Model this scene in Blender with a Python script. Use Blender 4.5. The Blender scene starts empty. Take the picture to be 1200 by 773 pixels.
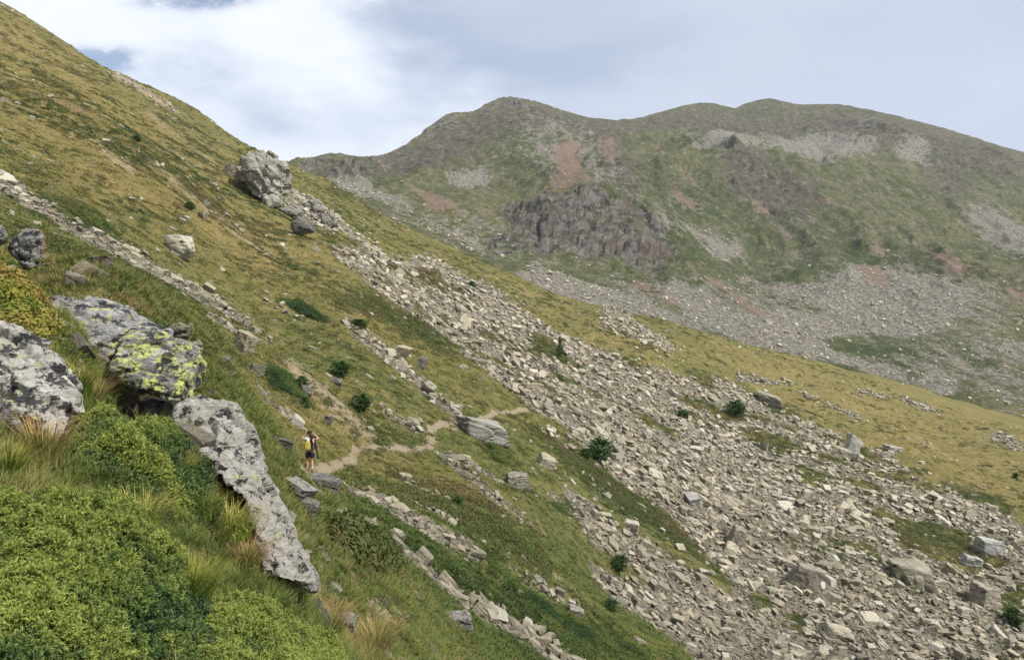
import bpy, bmesh, math, random
import numpy as np
from mathutils import Vector, Matrix, Euler

SC = bpy.context.scene
COL = SC.collection
random.seed(7)
RNG = np.random.default_rng(7)

# ------------------------------------------------------------------ camera
F = 942.0                                  # focal length in photo pixels (1200 wide)
CX, CY = 600.0, 386.5
cam_data = bpy.data.cameras.new('camera')
cam_data.sensor_width = 36.0
cam_data.lens = 36.0 * F / 1200.0
cam_data.clip_start = 0.1
cam_data.clip_end = 9000.0
cam = bpy.data.objects.new('camera', cam_data)
COL.objects.link(cam)
cam.location = (0, 0, 0)
cam.rotation_euler = (math.radians(90), 0, 0)
SC.camera = cam

# ------------------------------------------------------------------ light and sky
SUN_TO = Vector((0.72, -0.42, 0.98)).normalized()       # direction towards the sun
SUN_EL = math.asin(SUN_TO.z)
SUN_AZ = math.atan2(SUN_TO.x, SUN_TO.y)
sun_data = bpy.data.lights.new('sun', 'SUN')
sun_data.energy = 4.9
sun_data.angle = math.radians(1.2)
sun_data.color = (1.0, 0.95, 0.87)
sun = bpy.data.objects.new('sun', sun_data)
COL.objects.link(sun)
sun.rotation_euler = SUN_TO.to_track_quat('Z', 'Y').to_euler()

SC.view_settings.view_transform = 'Standard'
SC.view_settings.look = 'None'
SC.view_settings.gamma = 1.0
SC.view_settings.exposure = 0.42
SC.view_settings.use_curve_mapping = False
SC.cycles.use_denoising = True
SC.cycles.max_bounces = 4
SC.cycles.diffuse_bounces = 2
SC.cycles.glossy_bounces = 1
SC.cycles.transmission_bounces = 2
SC.cycles.volume_bounces = 0
SC.cycles.use_adaptive_sampling = True


class NT:
    """small helper round a node tree"""
    def __init__(self, tree):
        self.t = tree
        self.n = tree.nodes
        self.l = tree.links
    def node(self, kind, **kw):
        nd = self.n.new(kind)
        for k, v in kw.items():
            setattr(nd, k, v)
        return nd
    def link(self, a, b):
        self.l.new(a, b)
    def put(self, sock, v):
        if isinstance(v, bpy.types.NodeSocket):
            self.l.new(v, sock)
        elif v is not None:
            if isinstance(v, (tuple, list)) and len(v) == 3 and sock.type == 'RGBA':
                v = (*v, 1.0)
            sock.default_value = v
    def math(self, op, a, b=None, c=None, clamp=False):
        nd = self.node('ShaderNodeMath', operation=op, use_clamp=clamp)
        self.put(nd.inputs[0], a)
        self.put(nd.inputs[1], b)
        if c is not None:
            self.put(nd.inputs[2], c)
        return nd.outputs[0]
    def vmath(self, op, a, b=None):
        nd = self.node('ShaderNodeVectorMath', operation=op)
        self.put(nd.inputs[0], a)
        self.put(nd.inputs[1], b)
        return nd.outputs[0]
    def mix(self, f, a, b, blend='MIX'):
        nd = self.node('ShaderNodeMix', data_type='RGBA', blend_type=blend)
        self.put(nd.inputs[0], f)
        self.put(nd.inputs[6], a)
        self.put(nd.inputs[7], b)
        return nd.outputs[2]
    def noise(self, vec, scale, detail=4, rough=0.55, lac=2.0, dist=0.0, ntype=None):
        nd = self.node('ShaderNodeTexNoise')
        if ntype:
            nd.noise_type = ntype
        self.put(nd.inputs['Vector'], vec)
        nd.inputs['Scale'].default_value = scale
        nd.inputs['Detail'].default_value = detail
        nd.inputs['Roughness'].default_value = rough
        nd.inputs['Lacunarity'].default_value = lac
        nd.inputs['Distortion'].default_value = dist
        return nd.outputs[0]
    def voronoi(self, vec, scale, feature='F1', rand=1.0, out='Distance'):
        nd = self.node('ShaderNodeTexVoronoi', feature=feature)
        self.put(nd.inputs['Vector'], vec)
        nd.inputs['Scale'].default_value = scale
        nd.inputs['Randomness'].default_value = rand
        return nd.outputs[out]
    def ramp(self, f, lo, hi, smooth=True):
        nd = self.node('ShaderNodeMapRange')
        if smooth:
            nd.interpolation_type = 'SMOOTHSTEP'
        nd.clamp = True
        self.put(nd.inputs['Value'], f)
        self.put(nd.inputs['From Min'], lo)
        self.put(nd.inputs['From Max'], hi)
        return nd.outputs[0]
    def cramp(self, f, stops):
        nd = self.node('ShaderNodeValToRGB')
        el = nd.color_ramp.elements
        while len(el) < len(stops):
            el.new(0.5)
        for e, (p, c) in zip(el, stops):
            e.position = p
            e.color = (*c, 1.0)
        self.put(nd.inputs[0], f)
        return nd.outputs[0]
    def attr(self, name, kind='GEOMETRY', out='Fac'):
        nd = self.node('ShaderNodeAttribute', attribute_name=name, attribute_type=kind)
        return nd.outputs[out]
    def mapping(self, vec, scale=(1, 1, 1), rot=(0, 0, 0), loc=(0, 0, 0)):
        nd = self.node('ShaderNodeMapping')
        self.put(nd.inputs[0], vec)
        nd.inputs['Location'].default_value = loc
        nd.inputs['Rotation'].default_value = rot
        nd.inputs['Scale'].default_value = scale
        return nd.outputs[0]
    def bump(self, height, dist, strength=1.0, normal=None):
        nd = self.node('ShaderNodeBump')
        nd.inputs['Strength'].default_value = strength
        nd.inputs['Distance'].default_value = dist
        self.put(nd.inputs['Height'], height)
        if normal is not None:
            self.put(nd.inputs['Normal'], normal)
        return nd.outputs[0]


world = bpy.data.worlds.new('World')
SC.world = world
world.use_nodes = True
w = NT(world.node_tree)
w.n.clear()
sky = w.node('ShaderNodeTexSky', sky_type='NISHITA', sun_disc=False)
sky.sun_elevation = SUN_EL
sky.sun_rotation = SUN_AZ
sky.altitude = 2300.0
sky.air_density = 1.0
sky.dust_density = 0.6
sky.ozone_density = 1.0
geo = w.node('ShaderNodeTexCoord').outputs['Generated']
sep = w.node('ShaderNodeSeparateXYZ')
w.link(geo, sep.inputs[0])
# clouds lie on a high flat layer: project the direction on to it
zz = w.math('MAXIMUM', sep.outputs[2], 0.02)
zz = w.math('ADD', zz, 0.22)
cx = w.math('DIVIDE', sep.outputs[0], zz)
cy = w.math('DIVIDE', sep.outputs[1], zz)
comb = w.node('ShaderNodeCombineXYZ')
w.put(comb.inputs[0], cx)
w.put(comb.inputs[1], cy)
cp = comb.outputs[0]
n_thin = w.noise(w.mapping(cp, (0.55, 0.8, 1), loc=(3.1, 0.4, 0)), 1.0, 5, 0.5, dist=0.3)
n_big = w.noise(w.mapping(cp, (0.9, 1.0, 1), loc=(7.3, 2.2, 0)), 0.9, 7, 0.52, dist=0.25)
n_soft = w.noise(w.mapping(cp, (0.7, 1.1, 1), loc=(1.2, 5.5, 0)), 0.8, 3, 0.5)
bx_ = w.math('MULTIPLY', w.math('SUBTRACT', cx, -0.62), 1.0)
by_ = w.math('MULTIPLY', w.math('SUBTRACT', cy, 1.85), 0.75)
dd = w.math('ADD', w.math('MULTIPLY', bx_, bx_), w.math('MULTIPLY', by_, by_))
bank = w.math('EXPONENT', w.math('MULTIPLY', dd, -2.6))          # a cumulus bank over the left-hand slope
veil = w.ramp(n_thin, 0.30, 0.55)                      # thin high veil, nearly everywhere
def hole(x0, y0, kx, ky):
    a_ = w.math('MULTIPLY', w.math('SUBTRACT', cx, x0), kx)
    b_ = w.math('MULTIPLY', w.math('SUBTRACT', cy, y0), ky)
    return w.math('EXPONENT', w.math('MULTIPLY', w.math('ADD', w.math('MULTIPLY', a_, a_), w.math('MULTIPLY', b_, b_)), -1.0))
gap = w.math('ADD', hole(-0.585, 1.50, 10.0, 30.0), w.math('MULTIPLY', hole(-0.86, 1.68, 14.0, 22.0), 0.75))
n_edge = w.noise(w.mapping(cp, (1, 1, 1), loc=(2.3, 8.2, 0)), 6.0, 6, 0.6)
gap = w.math('MULTIPLY', gap, w.ramp(n_edge, 0.35, 0.6))
veil = w.math('MULTIPLY', veil, w.math('SUBTRACT', 1.0, gap, clamp=True))
n_big = w.math('MULTIPLY_ADD', n_edge, 0.16, w.math('ADD', n_big, -0.08))
puff = w.ramp(w.math('MULTIPLY_ADD', gap, -0.5, w.math('MULTIPLY_ADD', bank, 0.15, n_big)), 0.42, 0.64)
bgcol = w.node('ShaderNodeVectorMath', operation='SCALE')
w.link(sky.outputs[0], bgcol.inputs[0])
bgcol.inputs['Scale'].default_value = 0.11
base = w.mix(w.math('MULTIPLY_ADD', veil, 0.72, 0.25), bgcol.outputs[0], w.mix(n_soft, (0.41, 0.465, 0.57), (0.55, 0.60, 0.69)))
cl = w.mix(w.ramp(w.math('MULTIPLY_ADD', bank, 0.12, n_soft), 0.38, 0.66), (0.50, 0.56, 0.68), (0.73, 0.765, 0.83))
skycol = w.mix(puff, base, cl)
bg = w.node('ShaderNodeBackground')
w.link(skycol, bg.inputs['Color'])
bg.inputs['Strength'].default_value = 1.0
wo = w.node('ShaderNodeOutputWorld')
w.link(bg.outputs[0], wo.inputs[0])


# ------------------------------------------------------------------ noise (numpy)
def _hash(ix, iy, iz, seed):
    h = (ix * 374761393 + iy * 668265263 + iz * 2147483647 + seed * 1274126177) & 0xFFFFFFFF
    h = ((h ^ (h >> 13)) * 1274126177) & 0xFFFFFFFF
    h = ((h ^ (h >> 16)) * 2246822519) & 0xFFFFFFFF
    h = h ^ (h >> 15)
    return (h & 0xFFFFFF) / float(0xFFFFFF) * 2.0 - 1.0

def vnoise2(x, y, seed=0):
    xi = np.floor(x).astype(np.int64)
    yi = np.floor(y).astype(np.int64)
    fx, fy = x - xi, y - yi
    sx = fx * fx * fx * (fx * (fx * 6 - 15) + 10)
    sy = fy * fy * fy * (fy * (fy * 6 - 15) + 10)
    a = _hash(xi, yi, 0, seed)
    b = _hash(xi + 1, yi, 0, seed)
    c = _hash(xi, yi + 1, 0, seed)
    d = _hash(xi + 1, yi + 1, 0, seed)
    return (a * (1 - sx) + b * sx) * (1 - sy) + (c * (1 - sx) + d * sx) * sy

def fbm2(x, y, scale, octaves=4, gain=0.5, seed=0, ridged=False):
    out = np.zeros(np.broadcast(x, y).shape)
    amp, fr, tot = 1.0, 1.0 / scale, 0.0
    ca, sa = math.cos(0.6), math.sin(0.6)
    for o in range(octaves):
        n = vnoise2(x * fr + 17.3 * o, y * fr - 9.1 * o, seed + o)
        if ridged:
            n = 1.0 - 2.0 * np.abs(n)
        out += amp * n
        tot += amp
        amp *= gain
        fr *= 2.03
        x, y = x * ca - y * sa, x * sa + y * ca
    return out / tot

def vnoise3(p, seed=0):
    pi = np.floor(p).astype(np.int64)
    f = p - pi
    s = f * f * (3 - 2 * f)
    out = 0
    for dx in (0, 1):
        wx = s[:, 0] if dx else 1 - s[:, 0]
        for dy in (0, 1):
            wy = s[:, 1] if dy else 1 - s[:, 1]
            for dz in (0, 1):
                wz = s[:, 2] if dz else 1 - s[:, 2]
                out = out + wx * wy * wz * _hash(pi[:, 0] + dx, pi[:, 1] + dy, pi[:, 2] + dz, seed)
    return out

def fbm3(p, octaves=4, gain=0.5, seed=0, ridged=False):
    out, amp, tot = 0, 1.0, 0.0
    for o in range(octaves):
        n = vnoise3(p + 5.7 * o, seed + o)
        if ridged:
            n = 1 - 2 * np.abs(n)
        out = out + amp * n
        tot += amp
        amp *= gain
        p = p * 2.07
    return out / tot


def cells(p, seed=0, k=0.6):
    """broken-block relief: every cell is a tilted facet with its own height; also the distance to the next cell"""
    D = p.shape[1]
    pi = np.floor(p).astype(np.int64)
    best = np.full(len(p), 1e9)
    second = np.full(len(p), 1e9)
    val = np.zeros(len(p))
    rng3 = (-1, 0, 1)
    for dx in rng3:
        for dy in rng3:
            for dz in (rng3 if D == 3 else (0,)):
                cx_, cy_ = pi[:, 0] + dx, pi[:, 1] + dy
                cz_ = pi[:, 2] + dz if D == 3 else np.zeros_like(cx_)
                h = [_hash(cx_, cy_, cz_, seed + q) for q in range(7)]
                c = np.stack([cx_ + .5 + .45 * h[0], cy_ + .5 + .45 * h[1]] + ([cz_ + .5 + .45 * h[2]] if D == 3 else []), 1)
                d = p - c
                r = np.sqrt((d * d).sum(1))
                v = h[3] + k * (d[:, 0] * h[4] + d[:, 1] * h[5] + (d[:, 2] * h[6] if D == 3 else 0)) * 2
                near_ = r < best
                second = np.where(near_, best, np.minimum(second, r))
                val = np.where(near_, v, val)
                best = np.where(near_, r, best)
    return val, second - best


# ------------------------------------------------------------------ terrain from surveyed points
def at(px, py, d):
    """the point seen at photo position px, py at depth d (metres along the view axis)"""
    return ((px - CX) / F * d, d, (CY - py) / F * d)

class Surface:
    """smooth height surface through given world points (radial basis on bearing and log range)"""
    K = 2.0
    def __init__(self, pts, r0, noise=None):
        self.r0 = r0
        self.noise = noise
        P = np.array(pts, float)
        x, y, z = P.T
        if noise is not None:
            z = z - noise(x, y)
        q = self.coord(x, y)
        r = np.hypot(x, y)
        wv = z / (r + r0)
        n = len(q)
        D = np.linalg.norm(q[:, None] - q[None], axis=2)
        A = np.zeros((n + 4, n + 4))
        A[:n, :n] = D ** 3 + 2e-6 * np.eye(n)
        A[:n, n] = 1
        A[:n, n + 1:] = q
        A[n, :n] = 1
        A[n + 1:, :n] = q.T
        b = np.zeros(n + 4)
        b[:n] = wv
        s = np.linalg.solve(A, b)
        self.q, self.c, self.p = q, s[:n], s[n:]
    def coord(self, x, y):
        th = np.arctan2(x, y)
        rho = np.log(np.hypot(x, y) + self.r0)
        return np.stack([np.cos(th) * self.K, np.sin(th) * self.K, rho], axis=-1)
    def __call__(self, x, y, with_noise=True):
        q = self.coord(x, y).reshape(-1, 3)
        out = self.p[0] + q @ self.p[1:]
        for i in range(0, len(q), 40000):
            D = np.linalg.norm(q[i:i + 40000, None] - self.q[None], axis=2)
            out[i:i + 40000] += (D ** 3) @ self.c
        out = out.reshape(np.shape(x)) * (np.hypot(x, y) + self.r0)
        if self.noise is not None and with_noise:
            out = out + self.noise(x, y)
        return out

# --- the near hillside
CREST = [(-500, -270, 250), (-200, -108, 255), (0, 2, 262), (60, 38, 262), (120, 78, 262), (200, 112, 262), (260, 150, 260), (345, 192, 258),
         (400, 222, 255), (470, 262, 255), (540, 296, 255), (600, 324, 258), (680, 352, 262), (750, 369, 264), (820, 387, 268), (900, 408, 276),
         (1000, 433, 286), (1100, 463, 296), (1200, 491, 305), (1400, 560, 320), (1800, 740, 330)]
NEAR = [
    # bearing left part
    (0, 100, 100), (0, 200, 58), (100, 170, 82), (200, 200, 100), (100, 280, 52), (0, 280, 38), (200, 350, 46), (300, 270, 110), (400, 300, 112),
    (200, 300, 66), (120, 330, 33), (60, 330, 27), (300, 400, 55), (430, 430, 62), (500, 380, 100), (300, 340, 72),
    (362, 551, 36), (410, 538, 42), (505, 520, 53), (551, 494, 66), (610, 480, 77), (330, 480, 40), (300, 500, 34),
    # the middle
    (600, 400, 132), (700, 400, 176), (500, 320, 170), (600, 500, 70), (600, 600, 45), (700, 500, 96), (700, 600, 62),
    (800, 480, 144), (800, 400, 220), (900, 470, 190), (1000, 520, 165), (1000, 470, 225), (1100, 560, 148), (1200, 600, 128), (1200, 540, 190),
    (800, 600, 76), (900, 600, 96), (1000, 650, 88), (1100, 700, 78), (1200, 773, 62), (1000, 773, 50), (800, 773, 38), (900, 700, 62),
    (700, 700, 42), (600, 700, 32), (600, 773, 24), (700, 773, 30), (1300, 850, 52), (1400, 700, 90),
    # near the path and the bank
    (520, 773, 14), (430, 720, 10.5), (450, 650, 19), (400, 620, 24), (500, 700, 21), (540, 650, 31), (340, 600, 22), (430, 590, 32),
    (380, 725, 8.6), (350, 700, 7.4), (300, 690, 6.4), (250, 620, 6.6), (240, 520, 7.6), (160, 500, 7.8), (100, 520, 6.6), (0, 520, 5.4),
    (100, 640, 4.8), (0, 640, 4.0), (200, 700, 4.7), (0, 760, 3.0), (200, 773, 3.6), (300, 773, 4.4), (400, 790, 6.0), (470, 800, 8.0),
    (150, 500, 8.7), (190, 505, 8.8), (170, 484, 10.0), (195, 462, 11.0), (150, 462, 10.6), (60, 480, 7.2), (20, 420, 7.6), (100, 410, 9.0), (130, 385, 11.0), (60, 360, 10.5), (0, 350, 9.5), (30, 320, 14.0),
    (0, 300, 20.0), (200, 420, 12.0), (250, 430, 18.0), (260, 400, 30), (180, 370, 24)]
near_pts = [at(*p) for p in CREST + NEAR]
for x, y, z in [(0, 0, -1.72), (1.5, 0, -2.3), (-1.5, 0.5, -0.9), (0, 1.5, -1.8), (1, 3, -2.5), (4, 0, -3.8), (-6, -1, 2.4), (0, -6, -1.8), (0, -40, -3),
                (25, -10, -14), (60, 0, -28), (-40, 0, 22), (-120, 0, 72), (120, -20, -45), (-40, -80, 20), (50, -80, -28), (0, -200, -10),
                (3, 8, -4.8), (6, 12, -8.0), (20, 25, -17), (40, 30, -24), (150, 80, -38), (250, 120, -45), (-150, -150, 90), (150, -150, -60)]:
    near_pts.append((x, y, z))

def near_noise(x, y):
    r = np.hypot(x, y)
    k = np.clip(r / 70.0, 0.0, 1.0)
    n = 2.2 * k * fbm2(x, y, 38.0, 3, 0.5, 11)
    n += 0.55 * k * fbm2(x, y * 1.6, 9.0, 3, 0.5, 21)
    n += 0.22 * np.clip(r / 14.0, 0.15, 1) * fbm2(x, y * 1.5, 2.6, 3, 0.55, 31)
    n += 0.42 * k * fbm2(x * 0.45, y * 1.3, 4.2, 3, 0.55, 45, ridged=True)
    n += 0.035 * fbm2(x, y, 0.5, 2, 0.5, 41)
    return n

near_surf = Surface(near_pts, 3.0, near_noise)
_ct = np.array([math.atan2(at(*p)[0], at(*p)[1]) for p in CREST])
_cr = np.array([math.hypot(at(*p)[0], at(*p)[1]) for p in CREST])
_ct = np.concatenate([[-math.pi], _ct, [math.pi]])
_cr = np.concatenate([[260.], _cr, [330.]])

def near_height(x, y):
    th, r = np.arctan2(x, y), np.hypot(x, y)
    rc = np.interp(th, _ct, _cr) + 5.0 * vnoise2(th * 40, th * 0, 5)
    rr = np.minimum(r, rc)
    k = rr / np.maximum(r, 1e-6)
    z = near_surf(x * k, y * k)
    d = np.maximum(r - rc, 0)
    return z - 0.55 * d * d / (d + 9.0)

def mesh_from(name, verts, faces, mats=(), smooth=True):
    me = bpy.data.meshes.new(name)
    verts = np.asarray(verts, np.float32)
    faces = np.asarray(faces, np.int32)
    k = faces.shape[1]
    me.vertices.add(len(verts))
    me.vertices.foreach_set('co', verts.ravel())
    me.loops.add(faces.size)
    me.loops.foreach_set('vertex_index', faces.ravel())
    me.polygons.add(len(faces))
    me.polygons.foreach_set('loop_start', np.arange(0, faces.size, k, dtype=np.int32))
    try:
        me.polygons.foreach_set('loop_total', np.full(len(faces), k, np.int32))
    except Exception:
        pass
    me.update(calc_edges=True)
    me.polygons.foreach_set('use_smooth', np.full(len(faces), smooth, bool))
    for m in mats:
        me.materials.append(m)
    return me

class Polar:
    """a ground sheet on a ring grid round the viewpoint, finer where it is nearer"""
    def __init__(self, th, r, height):
        self.th, self.r = th, r
        T, R = np.meshgrid(th, r, indexing='ij')
        self.X, self.Y = np.sin(T) * R, np.cos(T) * R
        self.Z = height(self.X, self.Y)
        self.R = R
        self.E = self.Z / R
    def ray(self, px, py):
        """first ground point along the line of sight through a photo position (vectorised)"""
        px, py = np.atleast_1d(np.asarray(px, float)), np.atleast_1d(np.asarray(py, float))
        u, v = (px - CX) / F, (CY - py) / F
        th = np.arctan(u)
        e = v / np.hypot(u, 1.0)
        ti = np.interp(th, self.th, np.arange(len(self.th)))
        i0 = np.clip(np.floor(ti).astype(int), 0, len(self.th) - 2)
        f = ti - i0
        out = np.full((len(px), 3), np.nan)
        for j in range(len(px)):
            E = self.E[i0[j]] * (1 - f[j]) + self.E[i0[j] + 1] * f[j]
            hit = np.nonzero(E >= e[j])[0]
            if len(hit) == 0:
                continue
            k = hit[0]
            if k == 0:
                r = self.r[0]
            else:
                t = (e[j] - E[k - 1]) / (E[k] - E[k - 1] + 1e-12)
                r = self.r[k - 1] + t * (self.r[k] - self.r[k - 1])
            out[j] = (math.sin(th[j]) * r, math.cos(th[j]) * r, e[j] * r)
        return out
    def z_at(self, x, y):
        th, r = np.arctan2(x, y), np.hypot(x, y)
        ti = np.clip(np.interp(th, self.th, np.arange(len(self.th))), 0, len(self.th) - 1.001)
        ri = np.clip(np.interp(r, self.r, np.arange(len(self.r))), 0, len(self.r) - 1.001)
        a, b = ti.astype(int), ri.astype(int)
        s, t = ti - a, ri - b
        Z = self.Z
        return (Z[a, b] * (1 - s) + Z[a + 1, b] * s) * (1 - t) + (Z[a, b + 1] * (1 - s) + Z[a + 1, b + 1] * s) * t
    def sample(self, G, x, y):
        th, r = np.arctan2(x, y), np.hypot(x, y)
        a = np.clip(np.rint(np.interp(th, self.th, np.arange(len(self.th)))).astype(int), 0, len(self.th) - 1)
        b = np.clip(np.rint(np.interp(r, self.r, np.arange(len(self.r)))).astype(int), 0, len(self.r) - 1)
        return G[a, b]
    def normal(self, x, y, h=None):
        h = np.maximum(np.hypot(x, y) * 0.01, 0.1) if h is None else h
        dx = (self.z_at(x + h, y) - self.z_at(x - h, y)) / (2 * h)
        dy = (self.z_at(x, y + h) - self.z_at(x, y - h)) / (2 * h)
        n = np.stack([-dx, -dy, np.ones_like(dx)], -1)
        return n / np.linalg.norm(n, axis=-1, keepdims=True)
    def build(self, name, mat, attrs, closed=False, centre=None):
        n, m = self.X.shape
        V = np.stack([self.X, self.Y, self.Z], -1).reshape(-1, 3)
        idx = np.arange(n * m).reshape(n, m)
        a, b, c, d = idx[:-1, :-1], idx[1:, :-1], idx[1:, 1:], idx[:-1, 1:]
        fc = np.stack([a, d, c, b], -1).reshape(-1, 4)
        me = mesh_from(name, V, fc, [mat])
        for k, g in attrs.items():
            at_ = me.attributes.new(k, 'FLOAT', 'POINT')
            at_.data.foreach_set('value', np.asarray(g, np.float32).ravel())
        ob = bpy.data.objects.new(name, me)
        COL.objects.link(ob)
        ob['kind'] = 'structure'
        return ob

def spaced(a, b, n):
    return np.linspace(a, b, n)

D2R = math.pi / 180
th_near = np.concatenate([spaced(-180, -60, 50)[:-1], spaced(-60, -38, 60)[:-1], spaced(-38, 38, 720), spaced(38, 60, 60)[1:], spaced(60, 180, 50)[1:]]) * D2R
r_near = np.concatenate([[0.02], np.geomspace(0.7, 8, 90), np.geomspace(8, 24, 70)[1:], np.geomspace(24, 320, 310)[1:], np.geomspace(320, 460, 16)[1:]])
hill = Polar(th_near, r_near, near_height)

# --- the far mountain
RIDGE = [(-900, 420, 900), (-400, 300, 850), (0, 240, 850), (200, 215, 860), (300, 200, 880), (345, 190, 900), (375, 182, 900), (405, 181, 910), (450, 181, 950),
         (470, 172, 980), (500, 150, 1050), (530, 132, 1090), (555, 130, 1110), (570, 120, 1130), (600, 114, 1150), (640, 122, 1180), (680, 135, 1210), (715, 140, 1240),
         (750, 137, 1290), (780, 129, 1340), (820, 120, 1400), (870, 118, 1420), (895, 115, 1420), (930, 117, 1420), (975, 118, 1400), (1020, 127, 1370), (1070, 140, 1340),
         (1130, 157, 1300), (1170, 168, 1270), (1200, 176, 1250), (1350, 235, 1100), (1600, 300, 950), (2200, 420, 800), (4000, 700, 700)]
FAR = [
    (400, 215, 700), (450, 225, 640), (440, 200, 780), (500, 195, 820), (520, 215, 720), (500, 240, 620), (530, 280, 480), (480, 262, 520), (560, 262, 600), (590, 246, 640),
    (560, 170, 960), (600, 190, 860), (600, 225, 760), (560, 215, 760), (640, 160, 980), (690, 146, 1120), (660, 200, 800), (640, 225, 720),
    (700, 185, 860), (740, 175, 960), (760, 220, 800),
    # the crag
    (600, 246, 628), (630, 232, 640), (680, 218, 640), (720, 226, 630), (745, 240, 616), (770, 270, 590), (800, 300, 560), (600, 290, 566), (640, 298, 556), (690, 308, 548),
    (740, 318, 536), (790, 322, 530), (560, 285, 560),
    # the long face
    (790, 170, 1010), (850, 163, 1040), (900, 175, 1030), (960, 192, 1010), (1010, 178, 1040), (960, 176, 1180), (900, 163, 1220), (850, 152, 1250), (1000, 160, 1200),
    (900, 150, 1330), (840, 215, 850), (820, 270, 720), (860, 320, 610), (900, 250, 800), (950, 250, 820), (940, 310, 680), (1000, 300, 700), (1040, 240, 860), (1100, 200, 1020),
    (1100, 260, 850), (1180, 230, 980), (1200, 300, 740), (1120, 310, 690), (1060, 330, 620), (1180, 350, 580), (740, 345, 470), (690, 335, 500),
    # the hollow below
    (640, 318, 440), (760, 362, 400), (800, 345, 470), (830, 370, 420), (880, 392, 390), (930, 405, 385), (880, 360, 480), (940, 360, 520), (1000, 352, 560), (1080, 370, 520),
    (980, 385, 450), (1040, 390, 450), (1100, 380, 470), (1000, 412, 400), (1080, 425, 390), (1150, 400, 440), (1180, 375, 500), (1120, 445, 370), (1200, 470, 340), (1200, 430, 400),
    (1180, 390, 470)]
_rd = []
for _a, _b in zip(RIDGE[:-1], RIDGE[1:]):
    _n = max(1, int(abs(_b[0] - _a[0]) / 28)) if -10 < _a[0] < 1250 else 1
    for _j in range(_n):
        _rd.append(tuple(_a[i] + (_b[i] - _a[i]) * _j / _n for i in range(3)))
RIDGE = _rd + [RIDGE[-1]]
far_pts = [at(*p) for p in RIDGE + FAR]
for x, y, z in [(0, 250, -30), (-100, 260, -10), (-200, 300, 20), (-100, 400, 30), (60, 290, -40), (160, 280, -60), (240, 290, -70), (300, 200, -75), (450, 350, -60),
                (600, 600, 40), (-400, 500, 120), (-600, 400, 120), (500, 200, -60), (-300, 200, 60)]:
    far_pts.append((x, y, z))

_ft = np.array([math.atan2(at(*p)[0], at(*p)[1]) for p in RIDGE])
_fr = np.array([math.hypot(at(*p)[0], at(*p)[1]) for p in RIDGE])

def far_noise(x, y):
    r = np.hypot(x, y)
    k = np.clip((r - 330) / 500.0, 0.08, 1.0)
    wx = x + 30 * vnoise2(x / 110, y / 110, 3)
    wy = y + 30 * vnoise2(x / 110, y / 110, 4)
    rc = np.interp(np.arctan2(x, y), _ft, _fr)
    k = k * np.clip((rc - r) / 170.0, 0.12, 1.0)
    n = 15.0 * k * fbm2(wx * 1.7, wy * 0.75, 130.0, 5, 0.5, 51, ridged=True)
    n += 5.0 * k * fbm2(wx * 1.6, wy * 0.8, 34.0, 5, 0.58, 61, ridged=True)
    n += (0.5 + 1.0 * k) * fbm2(x * 1.3, y, 9.0, 3, 0.6, 71)
    return n

far_surf = Surface(far_pts, 100.0, far_noise)

def far_height(x, y):
    th, r = np.arctan2(x, y), np.hypot(x, y)
    rc = np.interp(th, _ft, _fr)
    k = np.minimum(r, rc) / r
    z = far_surf(x * k, y * k)
    d = np.maximum(r - rc, 0)
    z = z - 0.6 * d * d / (d + 40.0)
    rn = np.interp(th, _ct, _cr)
    m = r < rn + 22
    zn = hill.z_at(x, y)
    return np.where(m, np.minimum(z, zn - 2.5), z)

th_far = np.concatenate([spaced(-80, -38, 60)[:-1], spaced(-38, 38, 760), spaced(38, 80, 60)[1:]]) * D2R
r_far = np.concatenate([np.geomspace(215, 1450, 420), np.geomspace(1450, 2000, 12)[1:]])
mount = Polar(th_far, r_far, far_height)

# ------------------------------------------------------------------ patches on the ground
def ground_pts(sheet, px, py):
    """photo positions -> ground points; positions just over the crest are brought down to it"""
    px, py = np.array(px, float), np.array(py, float)
    P = sheet.ray(px, py)
    for step in range(40):
        bad = np.isnan(P[:, 0])
        if not bad.any():
            break
        py[bad] += 2.0
        P[bad] = sheet.ray(px[bad], py[bad])
    return P

def densify(pts, step=10.0):
    out = []
    n = len(pts)
    for i in range(n):
        a, b = pts[i], pts[(i + 1) % n]
        k = max(1, int(math.hypot(b[0] - a[0], b[1] - a[1]) / step))
        for j in range(k):
            out.append((a[0] + (b[0] - a[0]) * j / k, a[1] + (b[1] - a[1]) * j / k))
    return np.array(out)

def band(line, w0, w1=None):
    """a strip of the given height (photo px) along a line -> polygon"""
    w1 = w0 if w1 is None else w1
    n = len(line)
    ws = [w0 + (w1 - w0) * i / (n - 1) for i in range(n)]
    up = [(x, y - h / 2) for (x, y), h in zip(line, ws)]
    dn = [(x, y + h / 2) for (x, y), h in zip(line, ws)]
    return up + dn[::-1]

def inside(poly, x, y):
    res = np.zeros(x.shape, bool)
    bb = (x > poly[:, 0].min()) & (x < poly[:, 0].max()) & (y > poly[:, 1].min()) & (y < poly[:, 1].max())
    xs, ys = x[bb], y[bb]
    r = np.zeros(xs.shape, bool)
    n = len(poly)
    for i in range(n):
        x0, y0 = poly[i]
        x1, y1 = poly[(i + 1) % n]
        if y0 == y1:
            continue
        c = (y0 > ys) != (y1 > ys)
        r ^= c & (xs < (x1 - x0) * (ys - y0) / (y1 - y0) + x0)
    res[bb] = r
    return res

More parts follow.
